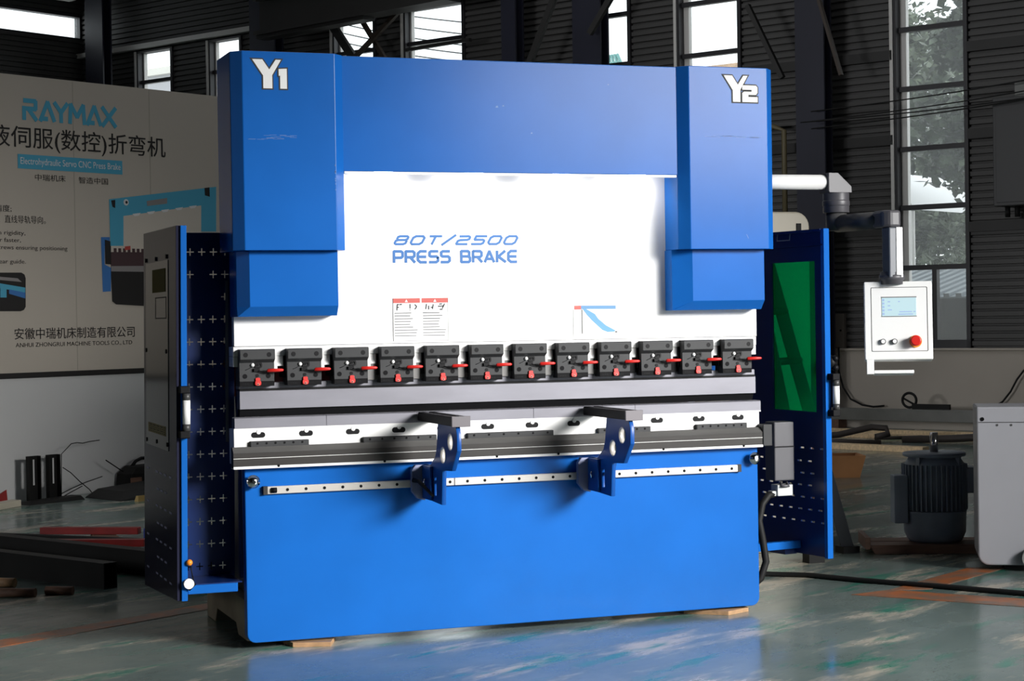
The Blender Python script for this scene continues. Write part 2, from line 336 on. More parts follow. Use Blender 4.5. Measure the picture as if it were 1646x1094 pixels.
# window strip high in the back wall
w = struct(MB().box(SA, SB, VA - .05, VA + .1, SZ1 - .04, SZ1 + .02).box(SA, SB, VA - .05, VA + .1, SZ0 - .02, SZ0 + .03).box(SB - .05, SB, VA - .05, VA + .1, SZ0, SZ1).box(SA, SA + .05, VA - .05, VA + .1, SZ0, SZ1).build('window_8', FRAME_DARK), HA)
B(SA + .05, SB - .05, VA + .02, VA + .026, SZ0 + .03, SZ1 - .04).build('pane', GLASS, w)
# tall windows of the right wall
MUL = [1.96, 2.69, 3.40, 4.13, 4.85, 5.53]
for i, (a, b) in enumerate(WIN):
    mb = MB()
    for q0, q1 in ((a, a + .05), (b - .05, b)): mb.box(UB - .08, UB + .1, q0, q1, SILL, WTOP)
    mb.box(UB - .08, UB + .1, a, b, SILL, SILL + .10).box(UB - .08, UB + .1, a, b, WTOP - .03, WTOP)
    for z in MUL: mb.box(UB - .02, UB + .06, a + .05, b - .05, z - .03, z + .03)
    mb.box(UB - .02, UB + .06, (a + b) / 2 - .03, (a + b) / 2 + .03, SILL + .1, 1.93)
    w = struct(mb.build('window_%d' % (i + 1), FRAME_DARK), HA)
    MB().box(UB + .03, UB + .1, b - (.13 if i < 2 else .08), b - .05, SILL + .1, WTOP - .03).box(UB - .1, UB - .06, b - .012, b + .03, SILL, WTOP).build('reveal', FRAME_LIGHT, w)
    B(UB + .075, UB + .08, a + .05, b - .05, SILL + .1, WTOP - .03).build('pane', GLASS, w)
# girts, ledge and pilaster
mb = MB()
for z in (2.42, 3.52, 4.55):
    for j in range(0, len(edges), 2): mb.box(UB - .10, UB - .02, edges[j], edges[j + 1], z - .06, z + .06)
struct(mb.build('trim_1', STRUCT_DARK), HA)
struct(B(UB - .16, UB - .03, V0, VA, WTOP + .03, WTOP + .11).build('trim_2', FRAME_LIGHT), HA)
struct(B(UB - .2, UB - .09, 5.60, 5.72, 0, 1.02).build('trim_3', PLASTER), HA)
# painted floor lines
def floor_line(n, pts):
    struct(MB().prism_z(pts, .0005, .0022).build('trim_%d' % n, LINE))
floor_line(4, [(-2.6, -.36), (-2.55, -.52), (-.98, .57), (.35, 1.42), (.29, 1.56), (-1.0, .74)])
floor_line(5, [(3.16, .27), (3.42, .33), (3.98, -.40), (5.2, -1.95), (5.03, -2.05), (3.74, -.48)])
floor_line(6, [(3.42, .33), (3.62, .26), (4.42, .76), (4.25, .86)])
floor_line(7, [(6.2, 4.9), (6.5, 4.82), (8.6, 5.8), (8.4, 5.95)])

# outdoors: yard, trees, neighbouring roofs
struct(B(UB + .4, 70, -20, 70, -.25, -.05).build('ground', YARD), HA)
def tree(label, u, v, h, r, m, n, seed):
    rnd = random.Random(seed); t = thing('tree', label, 'tree', hw(u, v, -.05), HA, 'trees outside the window')
    MB().tube([(0, 0, 0), (.05, .03, h * .3), (.02, -.05, h * .6), (0, 0, h * .85)], [.2, .16, .1, .03], 8).build('trunk', BARK, t)
    mb = MB(); cl = [(rnd.gauss(0, r * .45), rnd.gauss(0, r * .45), h * (.18 + .76 * rnd.random()), r * (.3 + .35 * rnd.random())) for _ in range(34)]
    for k in range(n):
        c = rnd.choice(cl); d = Vector((rnd.gauss(0, 1), rnd.gauss(0, 1), rnd.gauss(0, .8))).normalized() * c[3] * rnd.random() ** .4
        p = Vector(c[:3]) + d; a = Vector((rnd.gauss(0, 1), rnd.gauss(0, 1), rnd.gauss(0, .6))).normalized(); b = a.cross(Vector((rnd.gauss(0, 1), rnd.gauss(0, 1), rnd.gauss(0, 1)))).normalized(); s = .05 + .08 * rnd.random()
        if p.z < .1: continue
        mb.face([p - a * s, p + b * s * .55, p + a * s, p - b * s * .55])
    mb.build('foliage', m, t)
tree('bushy green tree filling the right part of the tall window', 20.6, 6.2, 8.6, 1.25, LEAF, 13000, 3)
tree('grey green tree behind the left part of the tall window', 26.0, 10.6, 7.2, 1.6, LEAF2, 14000, 5)
tree('farther dark green tree between the two others outside', 37.0, 14.6, 9.5, 3.0, LEAF, 14000, 9)
c = thing('carport', 'low corrugated carport roof seen through the lowest panes of the tall window', 'carport', hw(17.7, 5.1, -.05), HA)
mb = MB()
SL = Matrix.Translation((-1.1, 0, 1.66)) @ Matrix.Rotation(math.radians(-11), 4, 'Y')
for k in range(20): mb.box(0, 2.0, -1.6 + k * .17, -1.52 + k * .17, .0, .045, SL)
mb.box(0, 2.0, -1.6, 1.76, -.02, 0, SL); mb.build('roof_sheet', mat('pale_roof_sheet', (.30, .33, .35), .6), c)
for y in (-1.5, 1.66):
    B(-1, -.92, y, y + .08, 0, 1.66).build('post', STRUCT_DARK, c); B(.72, .80, y, y + .08, 0, 1.98).build('post', STRUCT_DARK, c)
B(.82, .90, -1.6, 1.76, 0, 1.98).build('back_panel', mat('brown_panel', (.10, .088, .075), .8, var=.3, scale=3), c)
n = thing('tent', 'white curved canopy outside the tall window', 'canopy', hw(23.0, 9.2, -.05), HA)
mb = MB(); mb.rings([[(-1.2, .9 * math.cos(a) - .25, 3.05 + .75 * math.sin(a)), (1.2, .9 * math.cos(a) - .25, 3.05 + .75 * math.sin(a))] for a in [PI * .03 + PI * .94 * k / 12 for k in range(13)]], cap=False, closed=False, smooth=True)
mb.build('fabric', mat('white_canvas', (.8, .8, .8), .7), n)
for x in (-1.1, 1.1):
    for y in (-1.1, .6): MB().cyl((x, y, 0), (x, y, 3.1), .03).build('post', FRAME_LIGHT, n)
n = thing('warehouse', 'tan tiled roof beyond the window above the right cylinder cover', 'building', hw(40, 23.6, -.05), HA)
B(-1, 5, -2.0, 1.6, 0, 7.35).build('wall', mat('cream_render', (.6, .5, .4), .8), n)
mb = MB()
for k in range(8): mb.box(-1.3, -1.1 + k * .22, -2.2, 1.8, 7.35 + k * .14, 7.35 + (k + 1) * .14)
mb.build('roof', mat('tan_tiles', (.55, .36, .22), .7, var=.25, scale=6), n)
n = thing('greenhouse', 'small teal steel roof frame beyond the narrow middle window', 'building', hw(40, 27.5, -.05), HA)
B(-1, 1, -1.5, 1.0, 0, 7.2).build('wall', mat('pale_render', (.6, .62, .6), .8), n)
mb = MB()
TEAL = mat('teal_steel', (.12, .34, .32), .5)
for k in range(7): mb.tube([(0, -1.4 + .4 * k, 7.2), (0, -.3 + .1 * k, 9.35)], .05, 6)
for z in (7.8, 8.5, 9.1): mb.tube([(0, -1.4 + (z - 7.2) * .5, z), (0, 1.0 - (z - 7.2) * .33, z)], .045, 6)
mb.tube([(0, .15, 9.3), (0, .15, 10.2)], .03, 6); mb.build('roof_frame', TEAL, n)
n = thing('low_block', 'pale block far outside the leftmost window of the right wall', 'building', hw(40, 48.4, -.05), HA)
B(-1, 3, -3, 3, 0, 10.5).build('wall', mat('grey_render', (.42, .42, .44), .8), n); B(-1.2, 3.2, -3.2, 3.2, 10.5, 10.75).build('roof', mat('pale_coping', (.7, .68, .62), .8), n)
for k, (v0, v1, z0, z1) in enumerate([(16.8, 12.9, 6.62, 5.68), (16.8, 12.9, 6.46, 5.55), (16.8, 12.9, 6.30, 5.42), (16.8, 12.9, 6.78, 5.86), (16.8, 12.9, 6.95, 6.05)]):
    pts = []
    for j in range(13):
        s = j / 12; p = hw(17.0, v0 + (v1 - v0) * s, z0 + (z1 - z0) * s - .06 * math.sin(PI * s)); pts.append(p)
    tag(MB().tube(pts, .011, 5).build('power_line', RUBBER), 'thin black overhead wire crossing the bright windows above the machine, %s' % ['third from the top', 'second from the bottom', 'lowest', 'second from the top', 'topmost'][k], 'wire', 'overhead wires outside')

# ------------------------------------------------------------------ hall steelwork
def h_column(label, v, w=.42):
    t = thing('steel_column', label, 'column', hw(14.78, v), HA, 'steel columns along the siding wall')
    MB().box(-.22, -.19, -w / 2, w / 2, 0, ZR - .02).build('flange', COLUMN, t); MB().box(-.05, -.02, -w / 2, w / 2, 0, ZR - .02).build('flange', COLUMN, t)
    B(-.19, -.05, -.02, .02, 0, ZR - .02).build('web', COLUMN, t); B(-.26, .02, -w / 2 - .05, w / 2 + .05, 0, .03).build('base_plate', COLUMN, t)
h_column('dark navy steel column right of the right cylinder cover', 5.68, .40)
h_column('dark navy steel column above the middle of the blue beam', 9.11, .47)
h_column('dark navy steel column above the left cylinder cover', 15.46, .56)
h_column('dark navy steel column in the hall corner above the banner', 19.62, .47)
h_column('dark steel column left of the narrow middle window, half hidden by braces', 10.47, .25)
def bar(name, label, cat, pts, w, d, m, group=None):
    p, q = Vector(pts[0]), Vector(pts[1]); a = (q - p).normalized(); s = BU.copy(); n = a.cross(s).normalized()
    mb = MB(); mb.rings([[c + n * w / 2 + s * d / 2, c - n * w / 2 + s * d / 2, c - n * w / 2 - s * d / 2, c + n * w / 2 - s * d / 2] for c in (p, q)])
    return tag(mb.build(name, m), label, cat, group)
G = 'diagonal braces in the right wall'
def brace(label, v0, z0, v1, z1, w, m=STRUCT_DARK, u=14.6, ext=.0):
    d = Vector((v1 - v0, z1 - z0)); a = Vector((v0, z0)) - d * ext; b = Vector((v1, z1)) + d * ext
    bar('brace', label, 'brace', (hw(u, a.x, a.y), hw(u, b.x, b.y)), w, .06, m, G)
brace('thick black diagonal brace crossing the left bright window', 14.05, 6.02, 13.45, 5.28, .13, ext=.5)
brace('thin brown brace falling to the right across the left bright window', 13.47, 5.98, 13.0, 5.35, .06, BRACE_BROWN, 14.7, .4)
brace('thin brown brace rising to the right across the left bright window', 13.32, 5.38, 12.46, 5.93, .06, BRACE_BROWN, 14.5, .35)
brace('dark diagonal brace left of the middle column', 9.60, 5.63, 9.98, 4.92, .09, STRUCT_DARK, 14.42, .35)
brace('short dark brace across the top of the narrow middle window', 8.60, 5.62, 8.83, 5.34, .08, STRUCT_DARK, 14.42, .5)
brace('light edged brace at the top right beside the navy column', 5.40, 5.10, 5.20, 4.45, .035, BRACE_BROWN, 14.4, .25)
brace('dark brace above the right cylinder cover', 6.40, 5.15, 6.05, 4.47, .06, STRUCT_DARK, 14.42, .2)
brace('thin tie bar crossing the second bright window', 12.45, 5.36, 11.2, 5.38, .045, STRUCT_DARK, 14.6)
t = thing('crane_girder', 'dark crane runway girder across the top above the blue beam', 'girder', hw(14.0, 13.5, 5.78), HA)
t.rotation_euler = (math.radians(-1.2), 0, HA)
B(-.18, .18, -2.5, 1.35, 0, .06).build('flange', STRUCT_DARK, t); B(-.18, .18, -2.5, 1.35, .52, .58).build('flange', STRUCT_DARK, t)
B(-.04, .04, -2.5, 1.35, .06, .52).build('web', STRUCT_DARK, t); B(-.12, .12, -.9, 1.35, -.05, 0).build('crane_rail', STRUCT_DARK, t)
t = thing('truss_girder', 'dark roof girder in the top left corner above the strip window', 'girder', hw(15.0, 20.1, 6.98), HA)
B(-6, -.5, -.1, .1, 0, .08).build('flange', FRAME_LIGHT, t); B(-6, -.5, -.02, .02, .08, .5).build('web', STRUCT_DARK, t); B(-6, -.5, -.1, .1, .5, .56).build('flange', STRUCT_DARK, t)
for k, (z, d) in enumerate([(4.05, 0), (3.93, .02), (3.84, -.02), (3.70, 0)]):
    pts = [hw(14.45 if k != 3 else 14.2, 5.6 - 4.2 * j / 14, z - (.16 if k != 3 else -.04) + .26 * (j / 14) * (1 if k != 3 else .5) - .05 * math.sin(PI * j / 14)) for j in range(15)]
    tag(MB().tube(pts, .008, 6).build('hall_cable', RUBBER), 'thin black cable strung across the tall window, %s of four' % ['topmost', 'second', 'third', 'lowest'][k], 'cable', 'cables strung along the right wall')

# fittings on the right wall
t = thing('electrical_cabinet', 'dark grey electrical cabinet on the siding wall at the right edge', 'cabinet', hw(14.85, 2.88, 2.5), HA)
B(-.3, .15, -.4, .40, .12, 1.36).build('body', mat('dark_grey_enamel', (.05, .05, .052), .5), t, .01)
B(-.31, -.3, -.36, .36, .16, 1.32).build('door', mat('dark_grey_enamel', (.05, .05, .052), .5), t, .004)
for k in range(4): MB().cyl((-.1, .32 - k * .12, 0), (-.1, .32 - k * .12, .12), .03).build('gland', RUBBER, t)
B(-.2, .0, .0, .17, 1.36, 1.52).build('top_box', STEEL_GREY, t)
t = thing('junction_box', 'small brown grey junction box on the low wall behind the right guard', 'box', hw(14.998, 5.60, .987), HA)
B(-.035, .035, -.12, .12, 0, .43).build('body', mat('brown_grey_enamel', (.16, .14, .12), .6), t, .008); MB().cyl((-.045, -.08, .22), (-.035, -.08, .22), .012).build('latch', BLACK, t)
tag(MB().tube([hw(14.72, 6.15, 2.3), hw(14.72, 6.15, 3.72), hw(14.72, 6.3, 3.78), hw(14.72, 6.9, 3.78)], .035, 8).build('conduit', YELLOW_PIPE), 'yellowed conduit rising on the wall right of the right cylinder cover', 'pipe')
def hose(name, label, pts, r=.012): return tag(MB().tube(pts, r, 8).build(name, RUBBER), label, 'cable')
hose('wall_cable', 'thin black cable hanging in a curve on the low wall behind the right guard', [hw(14.9, 5.52, 1.0), hw(14.9, 5.52, .7), hw(14.9, 5.46, .5), hw(14.9, 5.36, .36), hw(14.9, 5.2, .29), hw(14.9, 5.05, .27), hw(14.9, 4.9, .285)])
hose('wall_cable', 'thin black cord running up the low wall behind the white cabinet', [hw(14.9, 3.5, .28), hw(14.9, 3.36, .36), hw(14.9, 3.26, .48), hw(14.9, 3.18, .62), hw(14.9, 3.1, .72), hw(14.9, 3.02, .78)])

# ------------------------------------------------------------------ display board with the banner
t = thing('display_board', 'long beige banner board on a white base behind the machine at the left', 'banner', hw(0, 6.773), HA)
BD = t
B(1.2, 6.35, 0, .08, 0, 1.0).build('dado_panel', DADO, t); B(1.2, 6.35, -.012, .07, 1.0, 1.045).build('black_rail', BANNER_BLACK, t)
B(1.2, 6.35, 0, .06, 1.045, 3.487).build('banner_sheet', BANNER, t)
for x in (1.3, 6.25): B(x - .05, x + .05, .08, .9, 0, .08).build('foot', STRUCT_DARK, t)
for x in (3.42, 4.29, 5.11): B(x - .004, x + .004, -.0015, 0, 1.05, 3.48).build('seam', SEAM, t)
F = -.002
def stroke_word(name, strokes, w, parent, m, y):
    mb = MB()
    for st in strokes:
        for (a, b), (c, d) in zip(st[:-1], st[1:]):
            v = Vector((c - a, d - b)); nn = Vector((-v.y, v.x)).normalized() * w / 2; e = v.normalized() * w * .18
            p, q = Vector((a, b)) - e, Vector((c, d)) + e
            mb.prism_y([(p.x + nn.x, p.y + nn.y), (p.x - nn.x, p.y - nn.y), (q.x - nn.x, q.y - nn.y), (q.x + nn.x, q.y + nn.y)], y - .0012 - .0001 * random.random(), y)
    return mb.build(name, m, parent)
H = .172; X0 = 3.776; Z0 = 3.124
def L(x, pts): return [(X0 + x + a, Z0 + b * H) for a, b in pts]
stroke_word('logo_lettering', [
    L(0, [(.02, .93), (.135, .93), (.135, .55), (.02, .55)]), L(0, [(.02, .62), (.02, .03)]), L(0, [(.06, .55), (.14, .03)]),
    L(.18, [(0, .03), (.075, .95), (.14, .05)]), L(.18, [(.01, .13), (.07, .13)]),
    L(.325, [(0, .95), (.065, .5), (.13, .95)]), L(.325, [(.065, .5), (.065, .03)]),
    L(.48, [(.0, .03), (.01, .95), (.075, .35), (.14, .95), (.15, .03)]),
    L(.66, [(0, .03), (.075, .95), (.14, .05)]), L(.66, [(.01, .13), (.07, .13)]),
    L(.82, [(.0, .95), (.14, .03)]), L(.82, [(.14, .95), (.0, .03)])], .037, t, BANNER_BLUE, F)
text('title_lettering', '液伺服(数控)折弯机', 3.455, 5.283, 2.868, 3.072, F, BANNER_BLACK, t, .004)
B(3.725, 4.80, F - .001, 0, 2.722, 2.84).build('subtitle_bar', BANNER_BLUE, t)
text('subtitle_lettering', 'Electrohydraulic Servo CNC Press Brake', 3.75, 4.78, 2.742, 2.815, F - .002, BANNER_WHITE, t)
text('slogan_lettering', '中瑞机床', 3.892, 4.200, 2.630, 2.685, F, BANNER_BLACK, t); text('slogan_lettering', '智造中国', 4.335, 4.642, 2.627, 2.682, F, BANNER_BLACK, t)
text('company_lettering', '安徽中瑞机床制造有限公司', 3.660, 4.902, 1.318, 1.412, F, BANNER_BLACK, t, .004)
text('company_latin_lettering', 'ANHUI ZHONGRUI MACHINE TOOLS CO., LTD', 3.67, 4.872, 1.250, 1.290, F, BANNER_BLACK, t)
text('feature_lettering', '高精度;', 3.42, 3.655, 2.36, 2.418, F, BANNER_BLACK, t); text('feature_lettering', '动、直线导轨导向。', 3.46, 3.99, 2.272, 2.336, F, BANNER_BLACK, t)
for s, x1, z in (('Good stability, high rigidity,', 3.785, 2.165), ('More stable, super faster,', 3.74, 2.105), ('Imported ball screws ensuring positioning', 4.205, 2.045), ('High precision by linear guide.', 3.785, 1.93)):
    text('feature_lettering', s, x1 - len(s) * .0262, x1, z, z + .045, F, BANNER_BLACK, t)
PIC = {'frame': [(4.651, 2.504), (5.866, 2.664), (5.856, 2.257), (5.679, 2.253), (5.684, 2.488), (4.802, 2.365), (4.796, 2.107), (4.655, 2.104)],
       'side': [(4.557, 2.177), (4.65, 2.179), (4.648, 2.104), (4.595, 2.103), (4.591, 1.943), (4.657, 1.917), (4.653, 1.714), (4.566, 1.709)],
       'dark': [(4.596, 2.156), (4.662, 2.142), (4.658, 1.944), (4.598, 1.948)], 'ram': [(4.802, 2.365), (5.684, 2.488), (5.675, 2.0), (4.66, 2.0), (4.662, 2.104), (4.796, 2.107)],
       'clamps': [(4.66, 2.051), (5.5, 2.062), (5.5, 1.944), (4.658, 1.928)], 'table': [(4.657, 1.930), (5.5, 1.945), (5.5, 1.883), (4.657, 1.885)],
       'apron': [(4.656, 1.885), (5.5, 1.886), (5.5, 1.56), (4.703, 1.602), (4.664, 1.628)], 'red': [(4.809, 2.102), (4.87, 2.108), (4.87, 2.076), (4.808, 2.069)],
       'logo': [(5.058, 2.504), (5.29, 2.54), (5.288, 2.49), (5.064, 2.46)]}
pic = decal('machine_picture', PIC['ram'], F, BANNER_PALE, t)
decal('frame_print', PIC['frame'], F - .001, BANNER_BLUE, pic); decal('side_print', PIC['side'], F, BANNER_BLUE2, pic); decal('dark_print', PIC['dark'], F - .001, BANNER_BLACK, pic)
mb = MB().prism_y(PIC['clamps'], F - .003, F - .001)
for k in range(9): mb.prism_y([(4.69 + k * .05, 2.05), (4.72 + k * .05, 2.05), (4.72 + k * .05, 2.085), (4.69 + k * .05, 2.085)], F - .003, F - .001)
mb.build('clamp_print', BANNER_BROWN, pic)
decal('table_print', PIC['table'], F - .003, BANNER_GREY, pic); decal('apron_print', PIC['apron'], F - .003, BANNER_BLACK, pic); decal('label_print', PIC['red'], F - .003, STICK_RED, pic)
decal('plate_print', PIC['logo'], F - .003, BANNER_GREY, pic); decal('badge_print', circ(4.832, 2.484, .028, 14), F - .003, BANNER_WHITE, pic); decal('badge_print', circ(4.835, 2.484, .013, 10), F - .005, BANNER_BLACK, pic)
decal('cap_print', [(4.671, 2.494), (4.715, 2.501), (4.712, 2.43), (4.683, 2.44)], F - .003, BANNER_BLACK, pic); decal('cap_print', [(5.725, 2.647), (5.784, 2.655), (5.786, 2.57), (5.73, 2.58)], F - .003, BANNER_BLACK, pic)
mb = MB()
for k in range(5): a = 4.90 + k * .16; mb.prism_y([(a, 2.372 + (a - 4.80) * .139), (a + .09, 2.372 + (a - 4.71) * .139), (a + .07, 2.35 + (a - 4.73) * .139), (a + .02, 2.35 + (a - 4.78) * .139)], F - .003, F - .001)
mb.build('lamp_print', BANNER_WHITE, pic)
pic = decal('detail_picture', [(3.1, 1.862)] + [(3.739, 1.867), (3.769, 1.852), (3.78, 1.821), (3.775, 1.586), (3.756, 1.56), (3.725, 1.55)] + [(3.1, 1.554)], F, BANNER_BLACK, t)
decal('rail_print', [(3.12, 1.835), (3.773, 1.744), (3.772, 1.703), (3.12, 1.80)], F - .001, BANNER_BLUE, pic); decal('bracket_print', [(3.532, 1.774), (3.591, 1.764), (3.589, 1.663), (3.529, 1.663)], F - .002, BANNER_BLUE, pic)
decal('bracket_print', [(3.615, 1.729), (3.772, 1.703), (3.771, 1.655), (3.614, 1.693)], F - .002, BANNER_BLUE2, pic); decal('rod_print', [(3.12, 1.86), (3.70, 1.82), (3.74, 1.79), (3.12, 1.835)], F - .002, BANNER_GREY, pic)

# ------------------------------------------------------------------ the press brake
PB = thing('press_brake', 'large blue and white press brake bending machine in the middle of the hall', 'press brake')
# apron below the table
ap = MB().prism_y(rrect(0, 2.5, .03, .812, .04, (1, 1, 0, 0)), 0, .06).build('front_apron', BLUE, PB, .004)
# table face, die, clamp rail
tf = B(-.045, 2.512, .0, .10, .812, .968).build('table_face', WHITE, PB, .003)
for k, x in enumerate((.063, .277, .490, .703, .915, 1.126, 1.342, 1.549, 1.76, 1.972, 2.19, 2.397)):
    s = MB().prism_y(rrect(x - .031, x + .031, .928, .952, .0118), -.0015, 0).build('keyhole_slot', BLACK, tf)
    MB().cyl((x + .002, -.004, .9525), (x + .002, .0, .9525), .0095, 14).build('bolt_head', WHITE_EDGE, tf)
d = MB()
for x0, x1 in ((-.04, .37), (.372, .79), (.792, 1.35), (1.352, 1.86), (1.862, 2.52)): d.prism_x([(.0, .968), (.0, 1.014), (.006, 1.018), (.026, 1.018), (.032, 1.006), (.038, 1.018), (.06, 1.018), (.06, .968)], x0, x1)
d.build('lower_die', DIE, PB)
B(-.044, 2.52, -.002, .062, .964, .970).build('die_seat_strip', WHITE_EDGE, PB)
pf = [(0, .80), (-.05, .80), (-.05, .8405), (-.046, .8405), (-.046, .8445), (-.05, .8445), (-.05, .866), (-.028, .890), (0, .890)]
cr = MB().prism_x(pf, -.058, 2.503).build('clamp_rail', RAIL_DARK, PB)
MB().prism_x([(-.0505, .8665), (-.0285, .8905), (-.027, .8895), (-.049, .8655)], -.058, 2.503).build('pale_bevel', RAIL_LIGHT, cr)  # bevel in a paler tone than the rest of the rail
B(-.058, 2.503, -.051, -.05, .8412, .8434).build('groove_line', WHITE_EDGE, cr); B(-.058, 2.503, -.053, 0, .797, .808).build('white_strip', WHITE, cr)
B(2.503, 2.552, -.056, .02, .800, .904).build('end_cap', CLAMP, cr, .004)
for x in (.14, .62, 1.15, 1.45, 1.98, 2.4): MB().cyl((x, -.0545, .806), (x, -.05, .806), .006, 8).build('grub_screw', CLAMP_DARK, cr)
for x0, x1 in ((.025, .285), (.533, .875), (1.023, 1.440), (1.665, 1.930), (2.170, 2.435)):
    p = B(x0, x1, -.022, 0, .888, .914).build('wedge_strip', CLAMP, PB, .002)
    for j in range(6): MB().cyl((x0 + .03 + (x1 - x0 - .06) * j / 5, -.0235, .904), (x0 + .03 + (x1 - x0 - .06) * j / 5, -.022, .904), .005, 8).build('screw', CLAMP_DARK, p)
# punch
MB().prism_x([(.0, 1.134), (.0, 1.054), (.06, 1.054), (.06, 1.134)], -.015, 2.494).build('upper_punch', DIE, PB)
MB().prism_x([(.014, 1.054), (.026, 1.024), (.034, 1.020), (.042, 1.024), (.054, 1.054)], -.012, 2.49).build('punch_tip', BLACK, PB)  # steel tip coloured black: the dark of the recess is painted on
B(-.015, 2.49, -.002, .06, 1.133, 1.1435).build('punch_gap', BLACK, PB)
pc = MB()
for x0, x1 in ((-.02, 2.49),): pc.box(x0, x1, .0, .06, 1.142, 1.168)
pc.build('punch_seat', DIE, PB, .002)
# ram
RAM = MB().box(-.03, 2.52, .03, .075, 1.328, 2.40).box(-.045, 2.49, -.022, .075, 1.285, 1.3265).box(-.045, 2.49, -.018, .075, 1.24, 1.284).build('ram_plate', WHITE, PB, .002)
B(-.03, 2.52, .028, .05, 1.3268, 1.3285).build('ram_seam', INK_GREY, RAM); B(-.045, 2.49, -.0195, .05, 1.2838, 1.2852).build('ram_seam', INK_GREY, RAM)
XC = [-.026 + .2110 * k for k in range(12)]
for k in range(11):
    x0, x1 = XC[k] + .158, XC[k + 1] + .002
    B(x0 + .002, x0 + .016, -.026, .06, 1.226, 1.285).build('spacer_lug', WHITE_EDGE, PB)
    B(x1 - .012, x1 - .002, -.028, .06, 1.19, 1.285).build('spacer_lug', CLAMP_DARK, PB)
    if 2 <= k <= 8: B(x0, x1, -.012, .07, 1.168, 1.24).build('punch_holder', mat('dull_steel', (.16, .155, .15), .5, .2, var=.1) if k < 8 else CLAMP_DARK, PB)
    elif k == 9: B(x0, x1, -.012, .07, 1.168, 1.24).build('punch_holder', CLAMP_DARK, PB)
B(-.03, 2.52, .30, .33, 1.10, 1.34).build('back_gauge_beam', mat('dark_red_beam', (.10, .004, .006), .5), PB)
B(2.0, 2.5, .20, .22, 1.10, 1.34).build('gauge_bracket', BLUE, PB)
# punch clamps: one built, eleven copied
X = XC[0]; YF = -.052
pr = [(.03, 1.155), (YF, 1.155), (YF, 1.258), (YF - .022, 1.272), (YF - .022, 1.312), (YF - .018, 1.316), (.03, 1.316)]
K = MB().prism_x(pr, X, X + .154).build('punch_clamp', CLAMP, PB, .0015)
B(X + .001, X + .153, YF - .0015, YF, 1.156, 1.177).build('base_band', CLAMP_DARK, K)
for a in (.024, .127):
    MB().cyl((X + a, YF - .0228, 1.292), (X + a, YF - .02, 1.292), .0105, 12).build('screw', BLACK, K); MB().cyl((X + a, YF - .0012, 1.199), (X + a, YF, 1.199), .0105, 12).build('screw', CLAMP_DARK, K)
MB().cyl((X + .078, YF - .002, 1.201), (X + .078, YF, 1.201), .0075, 12).build('screw', BLACK, K)
MB().ball((X + .058, YF - .004, 1.2475), .0085).build('spring_pin', WHITE, K)
plate('latch_ring', [rrect(X + .066, X + .100, 1.234, 1.259, .009), rrect(X + .072, X + .093, 1.241, 1.252, .004)], .004, lambda a, b, q: (a, YF - .005 * q, b), BLACK, K)
MB().prism_y(rrect(X + .074, X + .087, 1.243, 1.250, .003), YF - .003, YF).build('latch_tab', CLAMP_DARK, K)
MB().tube([(X + .026, YF - .001, 1.226), (X + .040, YF - .001, 1.231), (X + .054, YF - .001, 1.239)], .0012, 5).build('scribed_line', BLACK, K)
MB().box(X + .062, X + .088, YF - .012, YF, 1.219, 1.232).tube([(X + .08, YF - .010, 1.221), (X + .102, YF - .018, 1.218), (X + .125, YF - .026, 1.218)], .0026, 6).build('release_lever', BLACK, K)
MB().tube([(X + .116, YF - .024, 1.2205), (X + .121, YF - .026, 1.2225), (X + .150, YF - .034, 1.2235), (X + .180, YF - .040, 1.224), (X + .186, YF - .041, 1.224)], [.004, .0085, .0078, .0066, .003], 10).build('lever_grip', RED, K)
MB().prism_y(rrect(X + .066, X + .093, 1.158, 1.180, .008, (1, 1, 1, 1)), YF - .012, YF - .001).prism_y(rrect(X + .069, X + .090, 1.176, 1.192, .005), YF - .008, YF - .001).build('safety_catch', RED, K, .001)
MB().prism_y(rrect(X + .074, X + .085, 1.159, 1.169, .003), YF - .0135, YF - .0115).build('catch_eye', mat('pale_red', (.8, .2, .16), .4), K)
MB().cyl((X + .079, YF - .015, 1.164), (X + .079, YF - .013, 1.164), .0028, 8).build('catch_hole', BLACK, K)
for j in range(5): B(X + .012 + j * .011 + (.055 if j > 2 else 0), X + .020 + j * .011 + (.055 if j > 2 else 0), YF - .0025, YF - .001, 1.163, 1.167).build('index_mark', BLACK, K)
for k in range(1, 12): copy_tree(K, PB, (XC[k] - XC[0], 0, 0))
